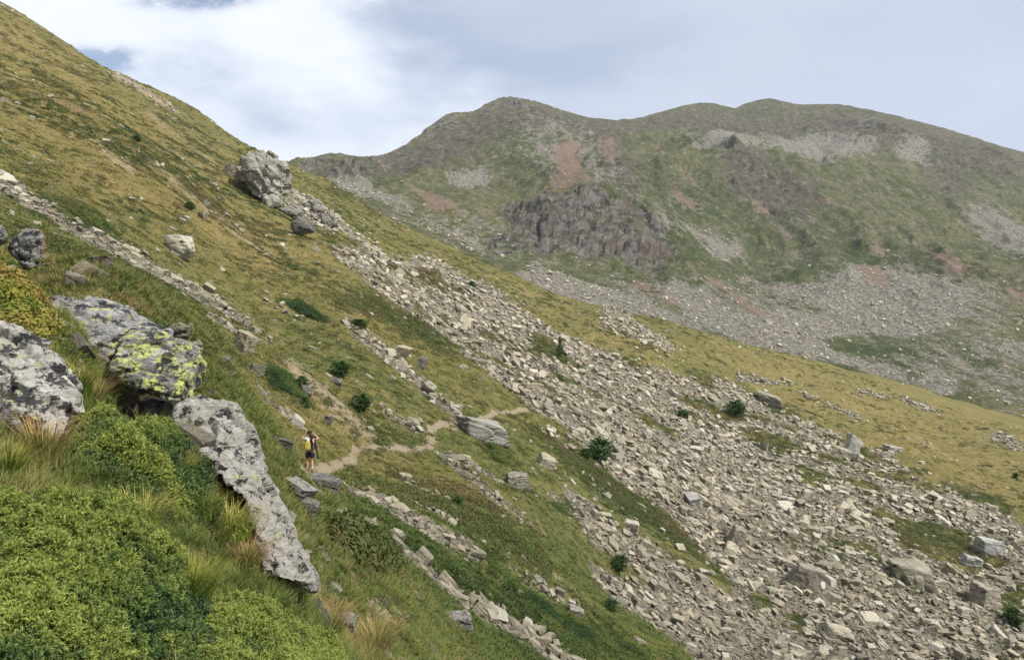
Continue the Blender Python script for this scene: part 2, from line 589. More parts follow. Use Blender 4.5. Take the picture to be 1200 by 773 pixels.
def patch_mask(sheet, polys, warp=1.0, passes=3, seed=100):
    X, Y, R = sheet.X, sheet.Y, sheet.R
    k = warp * np.clip(R / 100.0, 0.02, 8.0)
    W = [sheet_poly(sheet, p) for p in polys]
    tot = np.zeros(X.shape)
    sc = 9.0 if R.max() < 800 else 40.0
    for q in range(passes):
        wx = X + k * (1.6 * fbm2(X, Y, sc, 3, 0.6, seed + q * 7) + 0.5 * vnoise2(X * 1.3, Y * 1.3, seed + q))
        wy = Y + k * (1.6 * fbm2(X, Y, sc, 3, 0.6, seed + 3 + q * 7) + 0.5 * vnoise2(X * 1.3, Y * 1.3, seed + 50 + q))
        m = np.zeros(X.shape, bool)
        for w_ in W:
            m |= inside(w_, wx, wy)
        tot += m
    return tot / passes

def blur(G, k, passes=2):
    for _ in range(passes):
        for ax in (0, 1):
            pad = [(0, 0), (0, 0)]
            pad[ax] = (k, k)
            Q = np.cumsum(np.pad(G, pad, mode='edge'), axis=ax)
            z = np.zeros_like(np.take(Q, [0], axis=ax))
            Q = np.concatenate([z, Q], axis=ax)
            n = G.shape[ax]
            G = (np.take(Q, range(2 * k + 1, 2 * k + 1 + n), axis=ax) - np.take(Q, range(0, n), axis=ax)) / (2 * k + 1)
    return G

def sheet_poly(sheet, p):
    d = densify(p)
    g = ground_pts(sheet, d[:, 0], d[:, 1])
    g = g[~np.isnan(g[:, 0])]
    return g[:, :2]

SCREE = [
    [(382, 285), (430, 292), (470, 305), (510, 300), (547, 327), (571, 331), (595, 349), (625, 372), (660, 392), (700, 405), (727, 418), (768, 430), (813, 440),
     (858, 448), (880, 462), (905, 470), (940, 490), (985, 510), (1040, 532), (1080, 560), (1120, 580), (1160, 592), (1215, 625), (1330, 700), (1330, 860),
     (960, 860), (930, 790), (900, 730), (870, 700), (845, 672), (820, 640), (790, 612), (755, 580), (720, 560), (691, 535), (679, 520), (655, 494), (622, 479),
     (599, 458), (560, 428), (522, 395), (490, 371), (450, 347), (402, 307)],
    [(655, 562), (695, 588), (733, 617), (758, 626), (780, 645), (820, 675), (850, 692), (880, 700), (960, 790), (840, 810), (830, 773), (800, 722), (758, 682), (723, 652),
     (695, 637), (677, 612), (660, 581)],
    [(685, 650), (730, 676), (768, 697), (800, 718), (860, 790), (830, 800), (800, 755), (765, 732), (730, 710), (695, 682)],
    band([(460, 636), (500, 668), (537, 700), (580, 722), (625, 745), (690, 800)], 14, 34),
    band([(404, 571), (440, 585), (468, 602), (520, 629), (560, 648)], 12, 22),
    band([(590, 663), (625, 682), (680, 712)], 8, 12),
    band([(402, 375), (430, 396), (462, 418)], 18, 24),
    band([(462, 424), (500, 457), (545, 490)], 17, 15),
    band([(434, 475), (497, 506)], 7, 12),
    band([(512, 526), (559, 566), (605, 600)], 14, 10),
    band([(-40, 190), (0, 214), (39, 236), (89, 266), (149, 299), (208, 331), (268, 363), (298, 382)], 22, 13),
    [(335, 222), (360, 228), (392, 250), (396, 266), (380, 272), (352, 268), (330, 240)],
    [(709, 350), (744, 375), (792, 405), (775, 414), (740, 402), (703, 385)],
    band([(860, 440), (900, 447), (930, 452)], 9, 5),
    band([(940, 462), (985, 480), (1005, 488)], 5, 9),
    band([(1160, 505), (1200, 525)], 10, 16),
    band([(640, 500), (670, 530)], 10, 4),
    band([(318, 545), (350, 572), (382, 600)], 9, 7), band([(640, 572), (668, 602)], 8, 12), band([(395, 602), (445, 618)], 7, 5), band([(470, 562), (525, 585)], 5, 5),
    band([(246, 372), (310, 402)], 9, 6), band([(298, 452), (352, 502)], 9, 8), band([(60, 300), (120, 338), (182, 374)], 5, 6), band([(130, 84), (170, 108), (205, 130)], 6, 8),
    band([(420, 296), (480, 326)], 6, 8), band([(395, 262), (450, 300)], 10, 8), band([(345, 232), (400, 262)], 8, 8), band([(210, 190), (262, 222)], 4, 4), band([(545, 540), (580, 560)], 5, 6),
    band([(600, 600), (640, 625)], 6, 5), band([(690, 560), (712, 585)], 6, 6), band([(300, 345), (350, 372)], 5, 5), band([(480, 590), (530, 612)], 5, 5), band([(560, 712), (600, 742)], 6, 6),
    band([(1000, 458), (1040, 464)], 7, 5), band([(1055, 466), (1095, 480)], 8, 10),
]
SCREE_HOLES = [
    [(620, 388), (642, 394), (662, 415), (690, 432), (680, 434), (646, 421), (622, 410)],
    [(482, 312), (505, 314), (524, 330), (515, 338), (490, 326)],
    [(865, 505), (880, 500), (930, 515), (945, 528), (915, 530), (885, 522)],
    [(928, 543), (950, 548), (962, 572), (945, 570)],
    [(800, 480), (812, 482), (822, 494), (806, 490)], [(870, 690), (890, 690), (908, 710), (885, 706)],
    [(900, 470), (925, 478), (940, 490), (905, 486)], [(992, 528), (1020, 528), (1040, 540), (1005, 540)], [(1072, 545), (1095, 548), (1090, 562), (1070, 556)],
    [(1170, 690), (1200, 705), (1200, 735), (1175, 728)], [(920, 715), (945, 722), (940, 742), (922, 735)], [(850, 470), (870, 476), (885, 492), (860, 488)]]
DIRT = [
    [(322, 408), (345, 420), (365, 440), (400, 470), (430, 495), (450, 515), (430, 523), (395, 497), (360, 465), (338, 440)],
    band([(108, 165), (135, 188), (160, 202)], 9, 14),
    band([(165, 178), (200, 208), (238, 243), (285, 278), (330, 308)], 8, 9),
    band([(130, 85), (165, 105), (205, 128)], 9, 11),
    band([(170, 130), (230, 175), (262, 200)], 7, 7),
    [(420, 688), (455, 700), (490, 730), (480, 742), (440, 735), (415, 712)],
    band([(600, 590), (640, 612), (680, 640)], 6, 5),
    band([(560, 640), (600, 650), (690, 700)], 5, 8),
    band([(1070, 510), (1130, 545)], 5, 5),
    band([(330, 480), (352, 492)], 12, 12),
]
TRAIL_PX = [(358, 554), (366, 551), (385, 547), (400, 543), (411, 538), (416, 531), (424, 526), (442, 522), (462, 524), (484, 526), (503, 523), (508, 510), (504, 499), (520, 494), (551, 492),
            (573, 487), (590, 482), (613, 479), (640, 483)]
LUSH = [
    [(480, 560), (640, 600), (760, 690), (800, 773), (640, 773), (500, 660), (430, 600)],
    [(640, 550), (760, 590), (860, 690), (800, 660), (700, 600)],
    [(380, 560), (440, 575), (520, 640), (440, 660), (380, 620)],
    [(225, 385), (300, 410), (345, 460), (300, 450), (240, 420)],
    [(0, 200), (60, 240), (160, 300), (240, 350), (200, 350), (60, 270)],
    [(560, 500), (640, 520), (760, 590), (680, 570), (580, 545)],
    [(340, 330), (420, 370), (400, 385), (350, 360)],
]
OCHRE = [
    [(-100, 0), (0, 0), (120, 90), (300, 220), (420, 320), (500, 400), (400, 380), (250, 300), (100, 230), (-100, 120)],
    [(820, 395), (1000, 440), (1220, 500), (1240, 620), (1120, 570), (980, 500), (870, 450)],
    [(560, 300), (640, 345), (720, 385), (860, 440), (760, 420), (640, 375)],
    [(380, 600), (450, 650), (560, 760), (470, 773), (400, 700), (370, 640)],
]
HEATH = [
    [(540, 655), (600, 690), (700, 740), (740, 773), (660, 773), (560, 700)],
    [(390, 610), (440, 630), (470, 668), (430, 665), (395, 640)],
    [(470, 655), (520, 690), (600, 740), (560, 735), (490, 690)],
    [(325, 545), (350, 565), (400, 600), (370, 600), (330, 570)],
    [(225, 385), (262, 392), (285, 428), (250, 425)],
    [(305, 428), (345, 445), (362, 470), (330, 462)],
    [(600, 480), (660, 520), (700, 550), (780, 600), (840, 670), (800, 640), (700, 580)],
    [(690, 348), (712, 348), (740, 362), (700, 360)],
    [(800, 432), (870, 452), (960, 500), (900, 480), (820, 445)],
    [(1100, 560), (1180, 585), (1200, 610), (1130, 590)],
    [(560, 500), (590, 525), (600, 545), (570, 530)],
    [(0, 205), (60, 245), (120, 285), (60, 262), (0, 230)], [(120, 300), (180, 318), (180, 330), (135, 318)], [(80, 240), (130, 262), (128, 280), (90, 262)],
]

n_scree = patch_mask(hill, SCREE, 0.9, 3, 100)
n_hole = patch_mask(hill, SCREE_HOLES, 0.7, 3, 120)
_w = vnoise2(hill.X / 55, hill.Y / 55, 863) * 0.16
n_hole = np.maximum(n_hole, (fbm2(hill.X * .75, hill.Y * 1.2, 10.0, 5, .66, 861) + _w > 0.27) * np.clip((hill.R - 75) / 30, 0, 1))
n_scree = n_scree * (1 - n_hole)
n_dirt = patch_mask(hill, DIRT, 0.6, 3, 140)
n_lush = patch_mask(hill, LUSH, 2.5, 4, 160)
n_ochre = patch_mask(hill, OCHRE, 3.0, 4, 180)
n_heath = np.maximum(patch_mask(hill, HEATH, 1.0, 3, 200), 0.6 * n_hole * np.clip(blur(patch_mask(hill, SCREE[:1], 0.9, 1, 100), 2), 0, 1))
# natural streaks of heath on the open slope
HX, HY, HR = hill.X, hill.Y, hill.R
_h = fbm2(HX * 0.8, HY * 1.1, 9.0, 4, 0.6, 210) + 0.35 * fbm2(HX, HY, 2.5, 3, 0.6, 215)
n_heath = np.maximum(n_heath, np.clip((_h - 0.18) * 4.5, 0, 0.85) * np.clip((HR - 15) / 20, 0, 1) * np.where(HX > 60, 0.35, 1.0))
n_scree_s = blur(n_scree, 2)
n_lush, n_ochre, n_dirt_s, n_heath_s = blur(n_lush, 10), blur(n_ochre, 12), blur(n_dirt, 2), blur(n_heath, 3)
# the path
_tp = ground_pts(hill, [p[0] for p in TRAIL_PX], [p[1] for p in TRAIL_PX])
TRAIL = _tp[:, :2]
def dist_line(P, X, Y):
    d = np.full(X.shape, 1e9)
    for a, b in zip(P[:-1], P[1:]):
        ab = b - a
        t = np.clip(((X - a[0]) * ab[0] + (Y - a[1]) * ab[1]) / (ab @ ab + 1e-9), 0, 1)
        d = np.minimum(d, np.hypot(X - a[0] - t * ab[0], Y - a[1] - t * ab[1]))
    return d
_dt = dist_line(TRAIL, HX, HY) + 0.12 * vnoise2(HX * 2, HY * 2, 9)
n_trail = np.clip(1.0 - (_dt - 0.13 - HR * 0.0006 - 0.16 * vnoise2(HX * 0.9, HY * 0.9, 19)) / 0.20, 0, 1) * (HR < 110)

F_ROCK = [
    [(586, 246), (632, 228), (663, 222), (694, 215), (715, 226), (741, 234), (762, 252), (780, 275), (795, 293), (798, 309), (780, 311), (782, 327), (767, 324), (751, 314),
     (733, 311), (725, 293), (712, 301), (700, 307), (684, 303), (663, 290), (648, 283), (637, 301), (622, 298), (604, 283), (599, 265)],
    [(350, 190), (380, 182), (415, 181), (440, 186), (425, 200), (400, 206), (370, 203)],
    [(480, 166), (500, 152), (530, 131), (552, 131), (535, 147), (505, 162)],
    [(556, 128), (572, 118), (588, 120), (582, 133), (562, 136)],
    [(596, 113), (625, 120), (620, 130), (600, 126)],
    [(560, 278), (585, 270), (600, 290), (590, 305), (570, 296)],
]
F_DUSK = [   # thin soil, broken rock
    [(345, 188), (480, 170), (600, 112), (700, 138), (780, 130), (900, 116), (1000, 122), (1130, 158), (1200, 176), (1200, 215), (1100, 185), (1010, 175), (960, 165), (860, 155),
     (780, 150), (700, 160), (600, 150), (540, 190), (460, 205), (380, 212)],
    [(851, 172), (880, 168), (911, 201), (947, 196), (965, 231), (952, 264), (886, 254), (856, 226)],
    [(1080, 190), (1140, 200), (1130, 250), (1090, 230)], [(690, 160), (740, 170), (750, 240), (715, 226), (700, 200)],
    [(1000, 215), (1040, 225), (1030, 250), (1000, 240)],
]
F_SCREE = [
    [(522, 216), (539, 204), (559, 194), (571, 206), (579, 218), (555, 221)],
    [(366, 200), (400, 206), (422, 206), (450, 226), (482, 236), (470, 245), (440, 235), (400, 220)],
    [(800, 160), (851, 153), (876, 161), (926, 164), (962, 156), (1000, 160), (1030, 162), (1012, 180), (962, 190), (926, 176), (881, 167), (836, 169), (805, 167)],
    [(1002, 312), (1063, 322), (1133, 332), (1143, 362), (1083, 383), (1012, 378), (962, 362), (911, 342), (891, 327), (950, 335)],
    [(1128, 236), (1174, 251), (1210, 272), (1210, 307), (1174, 292), (1143, 261)],
    [(800, 327), (820, 337), (851, 357), (891, 372), (926, 362), (972, 372), (1042, 382), (1133, 374), (1073, 394), (990, 392), (960, 398), (985, 418), (972, 420), (940, 420), (886, 408),
     (851, 395), (805, 370), (775, 345), (760, 330), (790, 338)],
    band([(977, 418), (1042, 435), (1083, 445), (1130, 455)], 12, 10),
    [(606, 325), (632, 313), (658, 319), (674, 329), (705, 334), (741, 347), (780, 360), (800, 375), (830, 395), (760, 380), (669, 355), (638, 345), (590, 322)],
    band([(731, 222), (756, 247), (775, 258), (819, 272), (844, 283)], 8, 6),
    band([(648, 283), (663, 298), (690, 312), (740, 338), (760, 350)], 7, 7),
    [(925, 275), (945, 272), (960, 285), (940, 290)], [(820, 290), (860, 285), (880, 300), (850, 306)],
    [(1050, 165), (1090, 160), (1080, 190), (1050, 185)],
]
F_RED = [
    [(659, 166), (675, 164), (675, 186), (689, 210), (667, 218), (639, 224), (647, 198)],
    [(703, 174), (713, 162), (725, 182), (715, 198)],
    [(482, 222), (506, 226), (538, 238), (530, 250), (502, 238)],
    [(1080, 286), (1113, 300), (1133, 320), (1113, 317)],
    band([(760, 166), (790, 191), (826, 226)], 9, 6), band([(785, 224), (815, 246)], 9, 9), band([(886, 234), (901, 251)], 10, 10),
    band([(967, 226), (987, 251), (992, 268)], 9, 12), band([(1020, 285), (1045, 305)], 10, 8), [(1005, 310), (1030, 312), (1045, 335), (1015, 330)],
    band([(444, 185), (470, 222)], 5, 5), band([(1085, 395), (1110, 425)], 3, 8),
    band([(745, 330), (800, 362)], 6, 6), band([(800, 300), (850, 340), (900, 372)], 5, 7), band([(1180, 340), (1200, 350)], 8, 12),
]
F_LUSH = [
    [(760, 190), (830, 200), (900, 280), (1000, 270), (1120, 300), (1100, 320), (960, 320), (900, 340), (840, 330), (780, 270)],
    [(780, 325), (800, 330), (870, 365), (850, 362), (800, 345)], [(600, 150), (640, 170), (630, 210), (590, 190)],
    [(960, 400), (1100, 395), (1200, 400), (1200, 440), (1100, 430), (990, 418)], [(640, 300), (720, 310), (800, 350), (760, 350), (690, 320)]]
F_OCHRE = [
    [(440, 250), (520, 250), (600, 236), (640, 225), (640, 232), (600, 246), (580, 262), (520, 270)],
    [(1100, 370), (1200, 380), (1200, 500), (1100, 460), (1000, 430), (1180, 440), (1160, 400)],
    [(800, 262), (860, 285), (900, 320), (860, 310)],
]
f_rock = patch_mask(mount, F_ROCK, 0.8, 3, 300)
f_dusk = patch_mask(mount, F_DUSK, 2.2, 4, 320)
f_scree = patch_mask(mount, F_SCREE, 1.2, 4, 340)
f_red = patch_mask(mount, F_RED, 0.9, 4, 360)
f_lush = patch_mask(mount, F_LUSH, 2.5, 4, 380)
f_ochre = patch_mask(mount, F_OCHRE, 2.0, 4, 400)
f_pale = blur(patch_mask(mount, [[(960, 322), (1040, 300), (1120, 318), (1210, 330), (1210, 490), (1130, 460), (1060, 440), (990, 425), (1090, 400), (1150, 385), (1140, 350), (1080, 330)],
    [(760, 330), (800, 322), (900, 330), (960, 350), (940, 372), (860, 360)], [(440, 236), (520, 250), (600, 262), (620, 300), (560, 300), (480, 262)], [(620, 130), (700, 150), (740, 215), (640, 210), (600, 170)]], 2.0, 3, 420), 8)
f_scree = np.maximum(f_scree, 0.40 * f_pale)
f_dusk, f_lush, f_ochre = blur(f_dusk, 9), blur(f_lush, 9), blur(f_ochre, 7)
f_scree_raw = f_scree
f_scree, f_red, f_rock_s = blur(f_scree, 4), blur(f_red, 2), blur(f_rock, 3)
# crags stand out in broken ribs
_rx, _ry = mount.X, mount.Y
_rib = 0.8 * fbm2(_rx * 1.2, _ry * 0.8, 26.0, 5, 0.62, 500, ridged=True) + 0.7 * fbm2(_rx, _ry, 11.0, 4, 0.65, 510)
_pp = np.stack([_rx + 0.35 * mount.Z, _ry * 0.8 + 0.5 * mount.Z], -1).reshape(-1, 2)
_m = (f_rock_s + 0.15 * f_dusk).ravel() > 0.02
_cv = np.zeros(len(_pp))
_a1, _b1 = cells(_pp[_m] / 34.0, 5)
_a2, _b2 = cells(_pp[_m] / 13.0 + 0.3 * fbm2(_pp[_m][:, 0], _pp[_m][:, 1], 20, 2, .5, 6)[:, None], 9)
_a3, _b3 = cells(_pp[_m] / 5.0, 13)
_cv[_m] = 5.5 * _a1 + 3.4 * _a2 + 1.2 * _a3 - 4.0 * np.exp(-(_b1 / .08) ** 2) - 1.8 * np.exp(-(_b2 / .1) ** 2)
_cv = _cv.reshape(mount.Z.shape)
_cv = _cv * np.clip((np.interp(np.arctan2(_rx, _ry), _ft, _fr) - mount.R) / 160.0, 0.42, 1.0)
mount.Z = mount.Z + f_rock_s * (0.8 * _cv + 2.5 * _rib * np.clip((np.interp(np.arctan2(_rx, _ry), _ft, _fr) - mount.R) / 160.0, 0.3, 1.0)) * np.clip(mount.R / 620, 0.5, 1.5) + f_dusk * (1.3 * _rib + 0.35 * _cv)
mount.E = mount.Z / mount.R
hill.Z = hill.Z + n_scree_s * np.clip(HR / 70, 0, 1) * (0.5 * fbm2(HX, HY, 5.0, 3, 0.6, 77) + 0.25 * fbm2(HX, HY, 1.6, 2, 0.6, 78)) - 0.10 * n_trail - 0.25 * n_scree * np.clip(HR / 60, 0, 1)
hill.E = hill.Z / hill.R

# ------------------------------------------------------------------ ground materials
def new_mat(name):
    m = bpy.data.materials.new(name)
    m.use_nodes = True
    k = NT(m.node_tree)
    k.n.clear()
    b = k.node('ShaderNodeBsdfPrincipled')
    b.inputs['Roughness'].default_value = 0.9
    b.inputs['Specular IOR Level'].default_value = 0.15
    o = k.node('ShaderNodeOutputMaterial')
    k.link(b.outputs[0], o.inputs[0])
    return m, k, b

def obj_coord(k):
    return k.node('ShaderNodeTexCoord').outputs['Object']

m_hill, k, b = new_mat('alpine_turf')
P = obj_coord(k)
n1 = k.noise(P, 0.11, 5, 0.6)
n2 = k.noise(k.mapping(P, (1, 1.2, 1)), 0.9, 5, 0.65)
n3 = k.noise(P, 4.0, 4, 0.65)
n4 = k.noise(P, 18.0, 3, 0.6)
mixn = k.math('MULTIPLY_ADD', n2, 0.5, k.math('MULTIPLY', n1, 0.5))
och, lush = k.attr('ochre'), k.attr('lush')
tone = k.math('ADD', mixn, k.math('MULTIPLY_ADD', lush, -0.06, k.math('MULTIPLY', och, 0.10)))
grass = k.cramp(tone, [(0.30, (0.070, 0.090, 0.026)), (0.43, (0.120, 0.125, 0.038)), (0.53, (0.185, 0.160, 0.055)), (0.68, (0.270, 0.205, 0.080))])
grass = k.mix(k.ramp(n3, 0.35, 0.7), k.mix(0.45, grass, (0.03, 0.04, 0.012)), grass)
brown = k.mix(n4, (0.075, 0.058, 0.026), (0.15, 0.11, 0.05))
grass = k.mix(k.math('MULTIPLY', k.ramp(k.noise(P, 1.7, 4, 0.7), 0.5, 0.68), 0.6), grass, brown)
heathc = k.mix(n3, (0.022, 0.030, 0.010), (0.060, 0.072, 0.020))
hm = k.ramp(k.math('ADD', k.attr('heath'), k.math('MULTIPLY_ADD', k.noise(P, 1.2, 6, 0.7), 2.2, -1.1)), 0.3, 0.75)
colr = k.mix(hm, grass, heathc)
grit = k.mix(k.noise(P, 9.0, 5, 0.7), (0.10, 0.085, 0.06), (0.30, 0.265, 0.20))
vs = k.voronoi(P, 2.2)
stone_small = k.mix(k.ramp(vs, 0.05, 0.75), (0.25, 0.22, 0.16), (0.05, 0.041, 0.027))
sm = k.ramp(k.math('ADD', k.attr('scree'), k.math('MULTIPLY_ADD', k.noise(P, 1.5, 5, 0.7), 1.2, -0.6)), 0.4, 0.62)
colr = k.mix(sm, colr, k.mix(0.5, stone_small, grit))
dirtc = k.mix(n3, (0.20, 0.145, 0.085), (0.38, 0.31, 0.21))
dm = k.math('MULTIPLY', k.ramp(k.math('ADD', k.attr('dirt'), k.math('MULTIPLY_ADD', k.noise(P, 1.6, 6, 0.75), 2.6, -1.45)), 0.25, 0.8), 0.85)
colr = k.mix(dm, colr, dirtc)
tm = k.ramp(k.math('ADD', k.attr('trail'), k.math('MULTIPLY_ADD', n4, 0.5, -0.25)), 0.35, 0.65)
colr = k.mix(tm, colr, k.mix(n4, (0.17, 0.135, 0.085), (0.34, 0.285, 0.20)))
litter_shadec = k.mix(n4, (0.016, 0.014, 0.008), (0.06, 0.045, 0.022))  # near-black litter and soil; shade under the shrubs is put into this colour
colr = k.mix(k.ramp(k.attr('litter'), 0.3, 0.7), colr, litter_shadec)
k.link(colr, b.inputs['Base Color'])
hgt = k.math('MULTIPLY_ADD', n3, 0.6, k.math('MULTIPLY', n2, 0.8))
hgt = k.math('SUBTRACT', hgt, k.math('MULTIPLY', k.math('MULTIPLY', vs, sm), 0.5))
k.link(k.bump(hgt, 0.5, 0.9, k.bump(n4, 0.05, 0.8)), b.inputs['Normal'])

m_far, k, b = new_mat('mountain_ground')
P = obj_coord(k)
n1 = k.noise(k.mapping(P, (1.2, 0.8, 1)), 0.012, 6, 0.6)
n2 = k.noise(k.mapping(P, (1.4, 0.6, 1)), 0.06, 6, 0.65)
n3 = k.noise(P, 0.13, 6, 0.75)
n4 = k.noise(P, 0.45, 4, 0.75)
tone = k.math('MULTIPLY_ADD', k.math('SUBTRACT', n3, 0.5), 0.35, k.math('MULTIPLY_ADD', n2, 0.60, k.math('MULTIPLY', n1, 0.40)))
tone = k.math('ADD', tone, k.math('MULTIPLY_ADD', k.attr('lush'), -0.10, k.math('MULTIPLY', k.attr('ochre'), 0.13)))
grass = k.cramp(tone, [(0.32, (0.090, 0.120, 0.040)), (0.46, (0.148, 0.170, 0.062)), (0.56, (0.215, 0.210, 0.088)), (0.70, (0.29, 0.255, 0.125))])
rockd = k.mix(k.ramp(n3, 0.36, 0.62), (0.05, 0.047, 0.043), (0.30, 0.275, 0.24))
rockd = k.mix(k.ramp(n2, 0.45, 0.62), rockd, k.mix(0.5, rockd, (0.22, 0.17, 0.13)))
scr = k.mix(k.ramp(n4, 0.35, 0.65), (0.15, 0.138, 0.11), (0.46, 0.43, 0.36))
red = k.mix(n3, (0.22, 0.155, 0.11), (0.40, 0.30, 0.225))
dusk = k.mix(k.ramp(n3, 0.35, 0.65), (0.075, 0.070, 0.052), (0.21, 0.185, 0.145))
ns = k.noise(k.mapping(P, (1.0, 0.22, 0.5), rot=(0, 0, -0.35)), 0.12, 5, 0.7)
jit = k.math('MULTIPLY_ADD', n3, 1.8, k.math('MULTIPLY_ADD', n2, 1.0, k.math('MULTIPLY_ADD', ns, 2.0, -2.4)))
def fm(nm, lo=0.4, hi=0.6, g=1.0):
    return k.ramp(k.math('MULTIPLY_ADD', jit, g, k.attr(nm)), lo, hi)
# a grey peppering of stones over all of the mountain
pep = k.math('MULTIPLY', k.ramp(n4, 0.53, 0.60), k.ramp(k.math('ADD', n2, k.math('MULTIPLY', n1, 0.6)), 0.62, 0.9))
grass = k.mix(k.ramp(n3, 0.42, 0.60), k.mix(0.5, grass, (0.055, 0.066, 0.03)), grass)
colr = k.mix(pep, grass, (0.26, 0.24, 0.205))
colr = k.mix(k.math('MULTIPLY', fm('dusk', 0.25, 0.75), 0.9), colr, dusk)
colr = k.mix(k.math('MULTIPLY', fm('scree', 0.2, 0.6), 0.95), colr, scr)
colr = k.mix(k.math('MULTIPLY', fm('red', 0.2, 0.65), 0.9), colr, red)
stk = k.math('MULTIPLY', k.ramp(k.noise(k.mapping(P, (1.0, 0.10, 0.3), rot=(0, 0, -0.30)), 0.10, 5, 0.72), 0.57, 0.66), k.ramp(n2, 0.40, 0.62))
colr = k.mix(k.math('MULTIPLY', stk, 0.6), colr, k.mix(n1, scr, red))
crag = fm('rock', 0.3, 0.5, 0.6)
sepn = k.node('ShaderNodeSeparateXYZ')
k.link(k.node('ShaderNodeNewGeometry').outputs['Normal'], sepn.inputs[0])
ledge = k.math('MULTIPLY', k.ramp(sepn.outputs[2], 0.76, 0.92), 0.75)
rockd = k.mix(ledge, rockd, grass)
colr = k.mix(crag, colr, rockd)
k.link(colr, b.inputs['Base Color'])
hh = k.math('MULTIPLY_ADD', n3, 1.0, k.math('MULTIPLY', n4, 0.5))
n5 = k.noise(P, 0.9, 4, 0.8)
k.link(k.bump(k.math('ADD', hh, n5), 3.2, 1.0, k.bump(n2, 9.0, 0.9)), b.inputs['Normal'])

BUSH = {   # photo outlines of the shrubs close by
    'under_block': [(84, 512), (100, 506), (125, 502), (150, 508), (185, 512), (212, 520), (228, 540), (240, 575), (236, 604), (200, 606), (150, 575), (100, 550), (80, 530)],
    'front': [(-60, 615), (0, 596), (60, 588), (110, 596), (150, 618), (190, 650), (228, 690), (250, 730), (250, 800), (-60, 860)],
    'front_low': [(240, 690), (290, 712), (340, 735), (385, 762), (420, 800), (420, 850), (230, 850), (236, 740)],
    'upper_left': [(-40, 318), (0, 312), (28, 330), (52, 352), (66, 372), (66, 396), (40, 402), (10, 385), (-40, 372)],
    'right_heath': [(395, 612), (425, 618), (462, 640), (470, 662), (440, 668), (405, 650), (385, 632)],
}
n_litter_shade = blur(patch_mask(hill, list(BUSH.values()) + [[(140, 440), (210, 440), (230, 500), (130, 500)]], 0.3, 1, 600), 1)  # ground painted dark as shade under the shrubs and in the block's hollow
hillside = hill.build('hillside', m_hill, {'scree': n_scree_s, 'dirt': n_dirt_s, 'trail': n_trail, 'heath': n_heath_s, 'litter': n_litter_shade, 'lush': n_lush, 'ochre': n_ochre})
mountain = mount.build('mountain', m_far, {'rock': f_rock_s, 'dusk': f_dusk, 'scree': f_scree, 'red': f_red, 'lush': f_lush, 'ochre': f_ochre})

# ------------------------------------------------------------------ rock materials
def rock_material(name, dark, mid, light, black=0.0, lichen=0.0, scale=1.0, warm=0.3, bump=0.03, white=0.0):
    m, k, b = new_mat(name)
    P = obj_coord(k)
    rnd = k.node('ShaderNodeObjectInfo').outputs['Random']
    off = k.node('ShaderNodeVectorMath', operation='ADD')
    k.link(P, off.inputs[0])
    cmb = k.node('ShaderNodeCombineXYZ')
    k.put(cmb.inputs[0], k.math('MULTIPLY', rnd, 37.0))
    k.put(cmb.inputs[1], k.math('MULTIPLY', rnd, 91.0))
    k.link(cmb.outputs[0], off.inputs[1])
    P = off.outputs[0]
    a = k.noise(P, 1.6 * scale, 6, 0.65)
    c = k.noise(P, 9.0 * scale, 5, 0.7)
    d = k.noise(k.mapping(P, (1, 1, 5), rot=(0.3, 0.25, 0)), 2.4 * scale, 6, 0.7)
    col = k.cramp(k.math('MULTIPLY_ADD', c, 0.5, k.math('MULTIPLY', d, 0.5)), [(0.32, dark), (0.50, mid), (0.66, light)])
    r2 = k.math('FRACT', k.math('MULTIPLY', rnd, 7.31))
    col = k.mix(k.math('MULTIPLY', k.ramp(r2, 0.55, 1.0), warm), col, (0.37, 0.30, 0.21))
    r3 = k.math('FRACT', k.math('MULTIPLY', rnd, 3.17))
    col = k.mix(k.math('MULTIPLY', k.ramp(r3, 0.3, 1.0), 0.8), col, k.mix(0.6, col, (0.10, 0.095, 0.08)))
    col = k.mix(k.math('MULTIPLY', k.ramp(r3, 0.3, 0.0), 0.55), col, (0.46, 0.44, 0.38))
    if white:
        col = k.mix(k.math('MULTIPLY', k.ramp(k.noise(P, 5.0 * scale, 5, 0.7), 0.5, 0.62), white), col, (0.52, 0.49, 0.47))
    if lichen:
        ln = k.noise(P, 4.2 * scale, 8, 0.74)
        ly = k.math('MULTIPLY', k.ramp(ln, 0.64 - 0.10 * lichen, 0.67 - 0.10 * lichen), k.ramp(c, 0.36, 0.48))
        col = k.mix(ly, col, k.mix(c, (0.30, 0.33, 0.07), (0.50, 0.53, 0.20)))
    if black:
        bn = k.noise(k.mapping(P, (1, 1, 1.4), loc=(4, 2, 9)), 3.4 * scale, 9, 0.78)
        bl = k.ramp(bn, 0.63 - 0.10 * black, 0.655 - 0.10 * black)
        spk = k.ramp(k.voronoi(P, 26.0 * scale), 0.16, 0.09)
        spk = k.math('MULTIPLY', spk, k.ramp(a, 0.45, 0.6))
        bl = k.math('MAXIMUM', bl, spk)
        col = k.mix(k.math('MULTIPLY', bl, 0.93), col, (0.022, 0.022, 0.025))
    k.link(col, b.inputs['Base Color'])
    b.inputs['Roughness'].default_value = 0.85
    h = k.math('MULTIPLY_ADD', c, 0.35, k.math('MULTIPLY', d, 1.0))
    h2 = k.noise(P, 30.0 * scale, 4, 0.7)
    k.link(k.bump(h, bump * 2.5, 1.0, k.bump(h2, bump * 0.35, 0.8)), b.inputs['Normal'])
    return m

